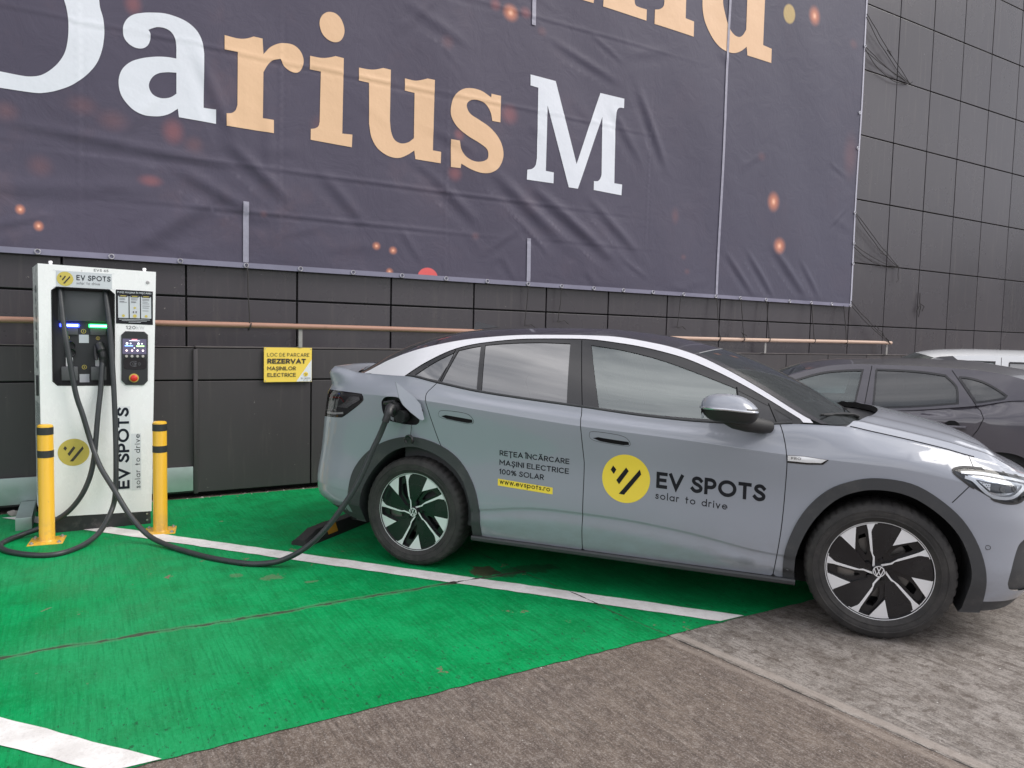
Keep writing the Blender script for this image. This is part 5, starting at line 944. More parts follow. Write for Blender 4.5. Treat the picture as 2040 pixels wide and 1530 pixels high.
# --- door mirrors
def mirror_shape(sy):
    cx, cy, cz = .618, 1.035, 1.192; n, k = 32, 20; V_, F_ = [], []; idx = {}
    sp = lambda v, e_: np.sign(v)*abs(v)**e_
    for j in range(k+1):
        ph = -pi/2 + pi*j/k
        for i in range(n):
            th = 2*pi*i/n; sz = sin(ph); e_ = .62 if sz > 0 else .36; cx_ = sp(cos(th), .75)*abs(cos(ph))**e_; cy_ = sp(sin(th), .8)*abs(cos(ph))**e_
            z = .072*sz if sz > 0 else .078*sp(sz, .85); lean = -.10*z
            x = .150*cx_*(1 - .25*max(0, z)/.072*(cx_ > 0)) + lean; y = .115*cy_*(1-.25*abs(sz))
            if sz < 0: x = x*(1+.08*sz) + .0
            V_.append((cx + x, sy*(cy + y), cz + z - .010*(cx_ > 0)*cx_))
    for j in range(k):
        for i in range(n): F_.append((j*n+i, j*n+(i+1) % n, (j+1)*n+(i+1) % n, (j+1)*n+i))
    F_ += [tuple(range(n))[::-1], tuple(k*n+i for i in range(n))]
    return V_, F_, n, k
for sy in (-1, 1):
    V_, F_, n, k = mirror_shape(sy); cz = 1.196
    capf = [f for f in F_ if np.mean([V_[i][2] for i in f]) > cz-.004]; lowf = [f for f in F_ if np.mean([V_[i][2] for i in f]) <= cz-.004]
    me = mesh('door_mirror', V_, lowf, M_pblack if False else M_rubber, car, smooth=40)
    mesh('mirror_cap', V_, capf, M_paint, me, smooth=40)
    L = [(.618+.153*cos(a)-.003, sy*(1.035+.1165*sin(a)), 1.172-.010*max(0, cos(a))) for a in np.linspace(R_(35), R_(165), 18)]
    L = [(.618+sp_*.1525, sy*(1.035+q_*.1175), 1.190-.012*max(0, sp_)) for sp_, q_ in [(np.sign(cos(a))*abs(cos(a))**.75, np.sign(sin(a))*abs(sin(a))**.8) for a in np.linspace(R_(18), R_(172), 22)]]
    MB().tube(L, [.003]+[.0075]*20+[.003], 8).build('indicator', M_lampsil, me)
    MB().tube([(.56, sy*1.03, 1.138), (.64, sy*1.02, 1.125), (.71, sy*.985, 1.105), (.775, sy*.935, 1.092), (.815, sy*.885, 1.085)], [.02, .048, .046, .042, .034], 16).build('mirror_arm', M_rubber, me)
    # mirror glass on the rearward side
    MB().add([(.478, sy*(1.035+.085*cos(a)), 1.178+.055*sin(a)) for a in np.linspace(0, 2*pi, 25)[:-1]], [tuple(range(24))]).build('mirror_glass', mat('mirror_silvering', (.8, .82, .84), .03, 1.) if sy < 0 else bpy.data.materials['mirror_silvering'], me)
# --- wheels
for x in (-1.385, 1.388):
    for sy in (-1, 1): wheel(car, x, sy, .905, .366, .2585, 'main')
# --- charging port: pocket, socket, flap
pk = surf('charging_port', *fill([p_port], .02), K.S(-.055), M_rubber, car); K.walls('port_sides', p_port, K.S(0), K.S(-.055), M_clad, False, pk)
pc = MAIN(np.array([-1.545]), np.array([1.055]))[0]
MB().lathe([(0, .02), (.034, .02), (.036, .03), (.045, .03), (.047, 0)], 28, 0, Matrix.Translation((pc[0], pc[1]+.055, pc[2])) @ Matrix.Rotation(R_(90), 4, 'X')).lathe([(0, .02), (.030, .02), (.032, .03), (.038, .03), (.040, 0)], 28, 0, Matrix.Translation((pc[0]+.07, pc[1]+.055, pc[2]-.045)) @ Matrix.Rotation(R_(90), 4, 'X')).build('socket', M_wblack, pk)
FL = [tuple(p) for p in MISC['flap']]; FL = [p for i_, p in enumerate(FL)]; cF = np.mean(np.array(FL), 0); order = FL
order = np.array(order); _u, _s, _v = np.linalg.svd(order-cF); order = order - np.outer((order-cF) @ _v[2], _v[2]); order = [tuple(p) for p in smooth_loop([(0, i_) for i_ in []], 2)] if False else [tuple(p) for p in order]; fo = [(x+.006, y-.004, z) for x, y, z in order]; n = len(order)
order = [tuple(v) for v in order]; tri = [tuple(range(n)), tuple(range(2*n-1, n-1, -1))] + [(i, n+i, n+(i+1) % n, (i+1) % n) for i in range(n)]
fl = mesh('charging_flap', list(order)+fo, tri, M_paint, car)
bmm = bmesh.new(); bmm.from_mesh(fl.data); bmesh.ops.triangulate(bmm, faces=bmm.faces[:]); bmm.to_mesh(fl.data); bmm.free()
MB().tube([(-1.33, -.90, 1.03), (-1.31, -.93, 1.05), (-1.325, -.95, 1.06)], .008, 6).build('flap_hinge', M_rubber, fl)
Lp = [tuple(p) for p in MISC['lanyard']]
MB().tube(Lp, .0022, 6).tube([(Lp[2][0]+.028*cos(a)-.005, Lp[2][1]-.004, Lp[2][2]-.012+.030*sin(a)) for a in np.linspace(-.6, 3.8, 14)], .009, 8).build('port_cap', M_wblack, car)
# --- badge, stickers and lettering
bd = surf('side_badge', *fill([[(.9185, .9435), (1.00, .945), (1.122, .935), (1.095, .907), (1.02, .901), (.9185, .902)]], .02), K.S(.003), M_pblack, car)
surf('badge_plate', *fill([[(.9195, .9415), (1.00, .9425), (1.112, .934), (1.085, .915), (1.016, .911), (.9195, .913)]], .02), K.S(.005), M_chrome, bd)
surf('badge_lettering', *fill(textpolys('PRO', .936, .9225, .013, .05, .15, .3)), K.S(.0065), M_ink, bd)
M_syel = mat('sticker_yellow', (.93, .70, .06), .35, coat=.2, var=.02); M_sink = mat('sticker_black', (.008, .009, .013), .5, spec=.25)
lg = surf('round_logo', *fill([disc(.038, .728, .1425, 72)], .03), K.S(.0012), M_syel, car)
surf('logo_bars', *fill(mark_polys(.038, .728, .1425)), K.S(.0026), M_sink, lg)
surf('lettering', *fill(textpolys('EV SPOTS', .217, .692, .094, .598, .215, .15, -.031), .04), K.S(.0014), M_sink, car)
surf('lettering', *fill(textpolys('solar to drive', .215, .629, .040, .402, .14, .27, -.052), .04), K.S(.0014), M_sink, car)
for txt, z0, wd in (('REȚEA ÎNCĂRCARE', .7985, .457), ('MAȘINI ELECTRICE', .7385, .455), ('100% SOLAR', .6815, .297)):
    surf('lettering', *fill(textpolys(txt, -.7665, z0, .033, wd, .165, .16, -.036)), K.S(.0014), M_sink, car)
yb = surf('web_address_strip', *fill([[(-.773, .651), (-.409, .630), (-.408, .589), (-.772, .608)]], .03), K.S(.0012), M_syel, car)
surf('lettering', *fill(textpolys('www.evspots.ro', -.760, .622, .030, .335, .145, .20, -.052)), K.S(.0026), M_sink, yb)
sn = MAIN(np.array([1.876]), np.array([.551]))[0]; MB().tube([tuple(sn + np.array([.011*cos(a), -.003, .011*sin(a)])) for a in np.linspace(0, 2*pi, 17)[:-1]], .0012, 6, closed=True).build('parking_sensor', M_dark, car)
# --- interior
def seat(x, y, w=.50, back=.62, hr=True):
    T = Matrix.Translation((x, y, .50)); mb = MB().box((-.25, -w/2, -.16), (.27, w/2, .02), 0, T, .05)
    mb.box((-.06, -w/2+.02, 0), (.06, w/2-.02, back), 0, T @ Matrix.Translation((-.24, 0, .0)) @ Matrix.Rotation(R_(-20), 4, 'Y'), .045)
    if hr: mb.box((-.045, -.12, back+.02), (.045, .12, back+.20), 0, T @ Matrix.Translation((-.24, 0, 0)) @ Matrix.Rotation(R_(-20), 4, 'Y'), .035)
    return mb.build('seat', M_inter, car)
seat(.12, -.36); seat(.12, .36); seat(-.85, -.36, .60, .55); seat(-.85, .36, .60, .55)
MB().box((.62, -.74, .72), (1.12, .74, .985), 0, None, .05).build('dashboard', M_inter, car)
sw = MB().tube([(.50+.06*sin(a)*.5, .36+.185*cos(a), .98+.185*sin(a)*.93) for a in np.linspace(0, 2*pi, 33)[:-1]], .014, 8, closed=True).box((.49, .20, .96), (.52, .52, 1.0)).box((.49, .33, .82), (.66, .39, .99)); sw.build('steering_wheel', M_inter, car)
for sy in (-1, 1): MB().box((-1.5, sy*.80-.01, .30), (.95, sy*.80+.01, 1.02)).build('door_lining', M_inter, car)
MB().box((-2.1, -.70, .86), (-1.2, .70, .93)).box((-1.5, -.7, .3), (-1.45, .7, .9)).build('luggage_cover', M_inter, car)
# =============== the two parked cars behind ===============
def bg_car(spec):
    root = thing('parked_car', spec['label'], 'car', spec['loc'], spec['rz'])
    hw = spec['hw']; L0, L1 = spec['ends']; B = spec['belt']; tp = spline(B); k = hw/.927
    plan = [(L0, 0), (L0+.01, .38), (L0+.05, .62), (L0+.14, .78*k), (L0+.32, .87*k), (L0+.62, .915*k), (spec['ax'][0], hw), (-.6, hw-.004), (0, hw-.004), (spec['ax'][1]-.4, hw-.004), (spec['ax'][1], hw), (L1-.56, .90*k), (L1-.38, .86*k), (L1-.24, .79*k), (L1-.14, .68*k), (L1-.07, .52), (L1-.02, .3), (L1, 0)]
    c_ = spec['crease']
    rows = [([(-3.4, .26), (L0+.5, .23), (0, .20), (L1-.5, .20), (3.4, .22)], [(-3.4, .12), (0, .05), (3.4, .08)]),
            ([(-3.4, .33), (3.4, .30)], [(-3.4, .04), (0, .02), (3.4, .03)]), ([(-3.4, .55), (3.4, .50)], [(-3.4, 0), (0, .012), (3.4, 0)]),
            (c_, [(-3.4, .02), (L0+.4, .02), (0, 0), (L1-.5, 0), (3.4, .02)]), (sh(c_, .03), [(-3.4, .04), (L0+.4, .03), (0, .012), (L1-.5, .012), (3.4, .03)]),
            (sh(B, -.04), [(-3.4, .10), (L0+.5, .09), (0, .045), (L1-1.2, .05), (3.4, .07)]), (B, [(-3.4, .13), (L0+.5, .125), (0, .068), (L1-1.2, .09), (L1-.6, .13), (3.4, .10)])]
    shl = Shell(plan, rows); gb = hw-.08; ZB_ = tp; tum = spec['tumble']
    def gr(x, z, off=0.):
        x = np.asarray(x, float); z = np.asarray(z, float); h = z - ZB_(x); g0 = gb - .06*np.clip((-1.1-x)/.6, 0, 1.5)
        return np.stack([x, -(g0 - tum*h - .22*h*abs(h) + off), z], -1)
    RT = spline(spec['rail']); ZC = spline(spec['roof']); BOW = spline(spec['bow']); C = Car(root, shl, gr, ZB_, RT, ZC, BOW, None, spec['paint'])
    x0, x1 = spec['gx']
    us = np.arange(shl.u0, shl.u1, .05); out = [(u, float(shl.bottom(u))) for u in us] + [(shl.u1, float(shl.bottom(shl.u1))), (shl.u1, float(shl.top(shl.u1)))] + [(u, float(shl.top(u))) for u in us[::-1]]
    arches = [disc(a, .335, .375, 48) for a in spec['ax']]; sm = [stroke(resample(L, .05, False), .006) for L in spec['seams']]; lamps = [smooth_loop(p, 4) for p in spec['lamps']]
    loops = [resample(q, .04) for q in [out] + arches + sm + lamps]; al = np.array([q for l in loops for q in l])
    V, T = cdt(loops, (), gridpts(shl.u0, shl.u1, .2, 1.25, .05, al)); c = V[T].mean(1); ins = inpoly(c, out)
    for a in arches: ins &= ~inpoly(c, a)
    sel = np.zeros(len(T), bool); 
    for q in sm: sel |= inpoly(c, q)
    lm = np.zeros(len(T), bool)
    for q in lamps: lm |= inpoly(c, q)
    dsel = [inpoly(c, d) for d in spec['doors']]
    body = ins & ~sel & ~lm
    for d in dsel: body &= ~d
    g0, g1 = x0, x1; gx = np.linspace(g0, g1, 60)
    gout = [(x, float(ZB_(x)) - .004) for x in gx] + [(x, max(float(ZB_(x)), float(RT(x)))) for x in gx[::-1]]
    wins = [smooth_loop(w, 4) for w in spec['wins']]; gs = [stroke(s_, .006) for s_ in spec['gseams']]
    gl_ = [resample(q, .04) for q in [gout] + wins + gs]; ga = np.array([q for l in gl_ for q in l]); Vg, Tg = cdt(gl_, (), gridpts(g0, g1, .9, 1.6, .05, ga)); cg = Vg[Tg].mean(1); gi = inpoly(cg, gout)
    wi = np.zeros(len(Tg), bool)
    for w in wins: wi |= inpoly(cg, w)
    gsel = np.zeros(len(Tg), bool)
    for q in gs: gsel |= inpoly(cg, q)
    fr = [stroke(w + [w[0]], .030) for w in wins]; tr = np.zeros(len(Tg), bool)
    for far in (False, True):
        mr = 'only' if far else False
        for q_ in (c[:, 0] < 0, c[:, 0] >= 0): surf('body', V, T[body & q_], C.S(), spec['paint'], root, mirror=mr)
        for d in dsel:
            if (ins & d).any(): surf('door', V, T[ins & d & ~sel & ~lm], C.S(), spec['paint'], root, mirror=mr)
        for q in sm: surf('panel_gap', V, T[ins & inpoly(c, q)], C.S(-.005), M_dark, root, mirror=mr)
        for i, q in enumerate(lamps): surf('tail_light' if spec['lamps'][i][0][0] < 0 else 'headlight', V, T[inpoly(c, q)], C.S(.002), M_red if spec['lamps'][i][0][0] < 0 else M_lampsil, root, mirror=mr)
        surf('window_frame', Vg, Tg[gi & ~wi & ~gsel], C.G(.0), spec['frame'], root, mirror=mr)
        surf('window_gap', Vg, Tg[gi & gsel & ~wi], C.G(-.004), M_dark, root, mirror=mr)
        for i, w in enumerate(wins): 
            surf('window', Vg, Tg[inpoly(cg, w) & gi], C.G(-.006), spec['glass'][i], root, mirror=mr)
            v_, t_ = fill([stroke(w + [w[0]], .016)], .04); surf('window_seal', v_, t_, C.G(.002), M_pblack, root, mirror=mr)
        for a in spec['ax']:
            rg = [(a+.375*cos(t), .335+.375*sin(t)) for t in np.linspace(-.25, pi+.25, 40)]; q = np.array(rg); P = shl(q[:, 0], q[:, 1], .002); Q = P + np.array([0, .30, 0])
            if far: P, Q = P*np.array([1, -1, 1]), Q*np.array([1, -1, 1])
            mesh('wheel_well', list(P)+list(Q), [(i, i+1, 41+i, 40+i) for i in range(39)], M_dark, root, smooth=50)
            wheel(root, a, 1 if far else -1, hw-.02, .325, .225, 'bg')
        hx, hz = spec['handle']
        for hx_, hz_ in spec['handles']:
            p = shl(np.array([hx_]), np.array([hz_]))[0]; y_ = p[1]
            sy = -1 if far else 1
            mb = MB().tube([(hx_-.095, sy*(y_+.005), hz_), (hx_-.085, sy*(y_-.032), hz_), (hx_+.07, sy*(y_-.036), hz_-.003), (hx_+.10, sy*(y_+.0), hz_-.003)], [.013, .014, .014, .012], 10)
            mb.build('door_handle', spec['paint'], root)
            MB().lathe([(0, .0), (.03, .001), (.042, .004)], 20, 0, Matrix.Translation((hx_, sy*(y_-.001), hz_+.008)) @ Matrix.Diagonal((1.3, 1, 1, 1)) @ Matrix.Rotation(R_(90)*(1 if sy > 0 else -1), 4, 'X')).build('handle_recess', M_dark, root)
        X = np.linspace(g0, g1, 40); P = shl(X, shl.top(X)); Q = gr(X, ZB_(X)-.004)
        if far: P, Q = P*np.array([1, -1, 1]), Q*np.array([1, -1, 1])
        mesh('waist_ledge', list(P)+list(Q), [(i, i+1, 41+i, 40+i) for i in range(39)], spec['paint'], root, smooth=50)
        # mirror
        mx_, mz_ = spec['mirror']; sy = 1 if far else -1
        MB().box((-.07, -.11, -.06), (.07, .11, .07), 0, Matrix.Translation((mx_, sy*(hw+.10), mz_)), .04).tube([(mx_, sy*(hw+.06), mz_-.03), (mx_+.04, sy*(hw-.09), mz_-.06)], .03, 10).build('door_mirror', spec['paint'], root)
    w0, w1 = spec['wind']; r0 = spec['rearw']
    C.top('roof', r0, w0, -1, 1, spec['roofm'], ns=.06); C.top('windscreen', w0, w1, -.94, .94, M_wscreen, ns=.06)
    for a, b_ in ((-1, -.94), (.94, 1)): C.top('windscreen_pillar', w0, w1, a, b_, spec['paint'], ns=.06)
    C.top('rear_window', x0, r0, -.88, .88, M_grear, ns=.06)
    for a, b_ in ((-1, -.88), (.88, 1)): C.top('rear_pillar', x0, r0, a, b_, spec['paint'], ns=.06)
    C.top('headliner', r0, w0-.05, -.92, .92, M_inter, ns=.1, lift=-.04)
    bb = spline([(x1-.1, .22), (x1+.3, .16), (L1-.3, .02), (3.2, 0)]); cc = spline([(x1-.1, .03), (x1+.4, .05), (L1-.2, .03), (L1+.6, 0)])
    C.cap('bonnet', x1, shl.u1-.003, lambda u: bb(u), lambda u: cc(u), spec['paint'])
    C.cap('tailgate', shl.u0+.003, x0+.02, lambda u: 0*u, lambda u: 0*u+.01, spec['paint'])
    MB().box((L0+.2, -.6, .2), (L1-.3, .6, .30)).box((spec['ax'][0]+.42, -hw+.09, .21), (spec['ax'][1]-.42, hw-.09, .28)).build('floor_pan', M_dark, root)
    for x in spec['ax']: MB().box((x-.45, -.5, .3), (x+.45, .5, .80)).build('wheel_housing', M_dark, root)
    for x, bk in ((.20, .62), (-.75, .56)):
        for y in (-.35, .35):
            T_ = Matrix.Translation((x, y, .42)); MB().box((-.25, -.24, -.15), (.27, .24, .02), 0, T_, .05).box((-.06, -.22, 0), (.06, .22, bk), 0, T_ @ Matrix.Translation((-.24, 0, 0)) @ Matrix.Rotation(R_(-20), 4, 'Y'), .045).box((-.045, -.12, bk+.02), (.045, .12, bk+.19), 0, T_ @ Matrix.Translation((-.24, 0, 0)) @ Matrix.Rotation(R_(-20), 4, 'Y'), .035).build('seat', M_inter, root)
    MB().box((.62, -.70, .62), (1.05, .70, .90), 0, None, .05).build('dashboard', M_inter, root)
    for sy in (-1, 1): MB().box((-1.6, sy*(hw-.13)-.01, .28), (.9, sy*(hw-.13)+.01, .93)).build('door_lining', M_inter, root)
    af = spec['aerial']; MB().add([(af[0]+.10, -.025, af[1]-.01), (af[0]-.10, -.035, af[1]-.02), (af[0]-.10, .035, af[1]-.02), (af[0]+.10, .025, af[1]-.01), (af[0]-.06, -.012, af[1]+.018), (af[0]-.06, .012, af[1]+.018), (af[0]+.04, 0, af[1]+.008)], [(0, 1, 4, 6), (3, 6, 5, 2), (1, 2, 5, 4), (4, 5, 6)]).build('aerial', spec['roofm'], root)
    return root, C
hd_, lf_ = Vector((cos(CANG), sin(CANG), 0)), Vector((-sin(CANG), cos(CANG), 0)); OC = Vector(CO)
M_blackpaint = carpaint('black_metallic_paint', (.075, .070, .086), .05, .20); M_whitepaint = carpaint('white_car_paint', (.72, .74, .76), .05, .3)
M_gblk2 = glassmat('tinted_hatchback_glass', (.10, .095, .10), .02, 1.9, .12)
M_roofdk = mat('dark_roof', (.020, .019, .024), .35, coat=.6, dirt=((.10, .10, .10), .2, 3))
pB = OC + hd_*1.145 + lf_*2.65
blk, CB = bg_car(dict(label='black hatchback parked nose to the wall, just beyond the grey blue car', loc=pB, rz=CANG+pi, hw=.90, ends=(-2.08, 2.29), ax=(-1.325, 1.322), paint=M_blackpaint, frame=M_blackpaint, roofm=M_roofdk, tumble=.42,
    belt=[(-3.4, 1.10), (-2.2, 1.12), (-1.8, 1.145), (-1.40, 1.125), (-1.16, 1.075), (-1.01, 1.052), (-.62, 1.003), (-.39, .985), (-.23, .98), (.3, .97), (.8, .965), (1.0, .96), (1.4, .90), (1.8, .82), (2.2, .74), (3.4, .66)],
    crease=[(-3.4, .93), (-1.2, .95), (-.6, .92), (.5, .89), (1.2, .84), (1.9, .72), (3.4, .6)],
    rail=[(-1.95, 1.10), (-1.75, 1.17), (-1.62, 1.235), (-1.496, 1.285), (-1.344, 1.327), (-1.077, 1.357), (-.683, 1.372), (-.27, 1.371), (-.057, 1.352), (.16, 1.295), (.348, 1.225), (.7, 1.075), (.95, .96)],
    roof=[(-2.1, 1.20), (-1.9, 1.29), (-1.70, 1.345), (-1.457, 1.385), (-1.143, 1.424), (-.756, 1.425), (-.3, 1.41), (-.073, 1.395), (.2, 1.352), (.443, 1.262), (.8, 1.10), (1.17, .985), (1.3, .96)],
    bow=[(-2.0, -.12), (-1.6, -.06), (-1.2, 0), (-.2, .02), (.2, .10), (.95, .22)], gx=(-1.90, .95), wind=(.14, .95), rearw=-1.60,
    wins=[[(.62, 1.05, 0), (.45, 1.13, 0), (.276, 1.197, 0), (.051, 1.277, 0), (-.13, 1.308, 0), (-.300, 1.320, 1), (-.238, 1.010, 1), (.2, 1.0, 0), (.6, .998, 1)], [(-.408, 1.330, 1), (-.60, 1.329, 0), (-.767, 1.322, 0), (-.925, 1.302, 1), (-.985, 1.24, 0), (-1.008, 1.19, 0), (-1.010, 1.080, 1), (-.70, 1.036, 0), (-.385, 1.008, 1)],
          [(-1.024, 1.292, 1), (-1.10, 1.287, 0), (-1.20, 1.258, 0), (-1.29, 1.205, 0), (-1.352, 1.158, 1), (-1.335, 1.135, 1), (-1.20, 1.105, 0), (-1.140, 1.094, 1)]], glass=[M_gblk, M_gblk2, M_gblk2],
    gseams=[[(-.372, 1.36), (-.31, .97)], [(-.975, 1.345), (-1.15, 1.05)]], seams=[[(-1.12, 1.08), (-1.17, 1.03), (-1.185, .97), (-1.15, .88), (-1.10, .80), (-1.03, .70), (-.95, .60), (-.93, .2)], [(-.31, 1.0), (-.27, .7), (-.27, .2)], [(.78, .98), (.86, .8), (.86, .2)]],
    doors=[[(-1.12, 1.2), (-1.12, 1.08), (-1.17, 1.03), (-1.185, .97), (-1.15, .88), (-1.10, .80), (-1.03, .70), (-.95, .60), (-.93, .1), (-.27, .1), (-.27, .7), (-.31, 1.2)], [(-.31, 1.2), (-.27, .7), (-.27, .1), (.86, .1), (.86, .8), (.78, 1.2)]],
    lamps=[[(-1.72, .98, 0), (-1.80, 1.10, 1), (-2.5, 1.09, 1), (-2.5, .80, 1), (-2.0, .80, 0), (-1.85, .85, 0)], [(1.62, .74, 0), (1.75, .80, 1), (2.35, .70, 1), (2.35, .60, 1), (1.9, .60, 0)]], handles=[(-.965, .893), (.12, .87)], handle=(0, 0), mirror=(.66, .98), aerial=(-1.02, 1.44)))
pW = OC + hd_*2.8 + lf_*5.3
wht, CW = bg_car(dict(label='white car beyond the black hatchback, only its roof and window tops showing', loc=pW, rz=CANG+pi, hw=.90, ends=(-2.0, 2.2), ax=(-1.30, 1.30), paint=M_whitepaint, frame=M_whitepaint, roofm=M_whitepaint, tumble=.30,
    belt=[(-3.4, 1.05), (-1.6, 1.04), (-.5, 1.0), (.8, .985), (1.1, .97), (1.5, .92), (2.0, .84), (3.4, .76)], crease=[(-3.4, .9), (0, .88), (1.2, .85), (3.4, .66)],
    rail=[(-1.95, 1.12), (-1.7, 1.32), (-1.5, 1.41), (-1.0, 1.445), (-.3, 1.455), (.2, 1.440), (.40, 1.405), (.60, 1.31), (.95, 1.08), (1.08, .98)], roof=[(-2.1, 1.15), (-1.85, 1.38), (-1.5, 1.49), (-.8, 1.518), (-.1, 1.520), (.25, 1.508), (.5, 1.475), (.65, 1.415), (.9, 1.25), (1.2, 1.05), (1.35, .99)],
    bow=[(-2.0, -.1), (-1.5, 0), (0, .02), (.4, .14), (1.08, .25)], gx=(-1.9, 1.08), wind=(.42, 1.08), rearw=-1.55,
    wins=[[(.80, 1.08, 0), (.60, 1.22, 0), (.36, 1.345, 0), (.15, 1.378, 0), (-.158, 1.380, 1), (-.12, 1.03, 1), (.78, 1.02, 1)], [(-.30, 1.378, 1), (-.7, 1.375, 0), (-1.05, 1.36, 1), (-1.10, 1.07, 1), (-.26, 1.04, 1)], [(-1.17, 1.35, 1), (-1.35, 1.32, 0), (-1.52, 1.2, 0), (-1.55, 1.09, 1), (-1.2, 1.08, 1)]], glass=[M_gfront, M_grear, M_grear],
    gseams=[[(-.225, 1.43), (-.19, 1.0)], [(-1.13, 1.42), (-1.15, 1.0)]], seams=[[(-.19, 1.0), (-.19, .2)], [(.85, .98), (.88, .2)], [(-1.10, 1.03), (-.93, .6), (-.93, .2)]], doors=[[(-1.10, 1.2), (-1.1, 1.0), (-.93, .6), (-.93, .1), (-.19, .1), (-.19, 1.2)], [(-.19, 1.2), (-.19, .1), (.88, .1), (.85, 1.2)]],
    lamps=[[(-1.75, .9, 0), (-1.8, 1.02, 1), (-2.5, 1.02, 1), (-2.5, .75, 1), (-1.9, .75, 0)], [(1.55, .78, 0), (1.7, .83, 1), (2.3, .74, 1), (2.3, .64, 1), (1.8, .64, 0)]], handles=[(-.95, .88), (.10, .86)], handle=(0, 0), mirror=(.72, 1.02), aerial=(-1.2, 1.53)))
# =============== charging station ===============
def grimy(name, col, rough, gcol, zt, amt, coat=.3):
    m = mat(name, col, rough, coat=coat); b = m.node_tree.nodes['Principled BSDF']; g = NG(m.node_tree); P = g.pos(); z = g.sep(P)[2]
    n1 = g.noise(P, 14, 6, .72, (1.5, 1.5, .8)); n2 = g.noise(P, 1, 4, .7, (40, 40, 3)); low = g.m('MULTIPLY', g.ramp(z, zt, .02, 0, 1), g.ramp(n1, .42, .62)); sm = g.m('MULTIPLY', g.ramp(n2, .58, .70), .10)
    sc_ = g.noise(P, 45, 3, .6, (1, 1, .35)); c = g.mix(g.m('MULTIPLY', g.m('MAXIMUM', low, sm), amt), col, gcol); c = g.mix(g.ramp(sc_, .73, .76, 0, .5), c, gcol); g.val(b.inputs['Base Color'], c); g.val(b.inputs['Roughness'], g.ramp(n1, .3, .7, rough-.05, rough+.12)); return m
M_cab = grimy('white_powder_coat', (.89, .895, .91), .22, (.60, .59, .56), .22, .35); M_plinth = mat('charger_plinth', (.022, .023, .026), .55, dirt=((.16, .15, .14), .4, 12))
M_rec = mat('recess_grey', (.075, .080, .088), .45); M_rec2 = mat('recess_dark', (.028, .030, .034), .4); M_box = mat('holster_grey', (.085, .088, .095), .5); M_tink = mat('navy_lettering', (.010, .013, .024), .5, spec=.25)
M_gold = mat('worn_gold_logo', (.58, .47, .10), .4, var=.06, vs=30); M_stk = mat('sticker_grey', (.58, .61, .65), .35); M_gink = mat('grey_lettering', (.13, .13, .15), .5); M_lgink = mat('pale_grey_lettering', (.55, .56, .58), .5)
M_glk = mat('gloss_black_panel', (.012, .013, .017), .12, coat=.6)
CY = 6.32; CD = .50
chg = thing('charging_station', 'tall white charging cabinet with two black cables and round gold logo', 'charger', (.11, CY+.25, 0)); CI = Matrix.Translation((-.11, -CY-.25, 0))
def ch(o, par=None):
    if par is None: o.parent = chg; o.matrix_parent_inverse = CI
    return o
FX = lambda z: (-.261, .459 + .048*z/1.985)
def cab(b0, b1, m, name, dep=CD, y=CY, inset=0.):
    a0, a1 = FX(b0), FX(b1); P = []
    for (x0, x1), z in ((a0, b0), (a1, b1)): P += [(x0+inset, y, z), (x1-inset, y, z), (x1-inset+.01, y+dep, z), (x0-.040+inset, y+dep, z)]
    return P
# front face with the recess cut out, then sides, back and top
rec = [(-.178, 1.797), (-.147, 1.822), (.190, 1.818), (.222, 1.787), (.216, 1.099), (-.151, 1.104), (-.180, 1.134)]
fo = [(-.261, .128), (FX(.128)[1], .103), (FX(1.98)[1], 1.972), (-.261, 1.985)]
V, T = fill([fo], None, [rec]); ch(surf('front_panel', V, T, flat(CY), M_cab, None, dirn=(0, -1, 0)))
a, b = FX(.1), FX(1.98); V = [(-.261, CY, .128), (a[1], CY, .103), (a[1]+.01, CY+CD, .115), (-.316, CY+CD, .128), (-.261, CY, 1.985), (b[1], CY, 1.972), (b[1]+.01, CY+CD, 1.975), (-.316, CY+CD, 1.985)]
ch(mesh('cabinet', V, [(1, 2, 6, 5), (2, 3, 7, 6), (3, 0, 4, 7), (4, 5, 6, 7)], M_cab))
ch(mesh('side_seam', [(-.2835, CY+.19, .15), (-.284, CY+.195, .15), (-.284, CY+.195, 1.96), (-.2835, CY+.19, 1.96)], [(0, 1, 2, 3)], M_gap))
pv = [(x_, y_, z_-.0) for x_, y_, z_ in [(-.256, CY+.004, 0), (a[1]-.006, CY+.004, 0), (a[1]+.004, CY+CD, 0), (-.296, CY+CD, 0)]]; pt = [(-.256, CY+.004, .128), (a[1]-.006, CY+.004, .103), (a[1]+.004, CY+CD, .115), (-.296, CY+CD, .128)]
ch(mesh('plinth', pv+pt, [(0, 1, 5, 4), (1, 2, 6, 5), (2, 3, 7, 6), (3, 0, 4, 7), (4, 5, 6, 7)], M_plinth))
mb = MB()
n = len(rec); mb.add([(x, CY, z) for x, z in rec] + [(x, CY+.085, z) for x, z in rec], [(i, (i+1) % n, n+(i+1) % n, n+i) for i in range(n)]); ch(mb.build('recess_sides', M_rec2, smooth=False))
V, T = fill([rec]); ch(surf('recess_back', V, T, flat(CY+.085), M_rec2, None, dirn=(0, -1, 0)))
ch(MB().box((-.145, CY+.060, 1.578), (.185, CY+.084, 1.80), c=.004).build('recess_upper_panel', M_rec))
V, T = fill([stroke(rec+[rec[0]], .008)]); ch(surf('recess_rim', V, T, flat(CY-.002), M_pblack, None, dirn=(0, -1, 0)))
def cd_(name, polys, y, m, d=None): return ch(decal(name, polys, flat(CY-y), m, None, d, dirn=(0, -1, 0)))
M_blue = mat('blue_led', (.03, .05, 1.), .3, emit=7.); M_bcore = mat('blue_led_core', (.55, .68, 1.), .3, emit=2.6); M_grn = mat('green_led', (.03, .95, .14), .3, emit=4.); M_gcore = mat('green_led_core', (.55, 1., .68), .3, emit=1.8)
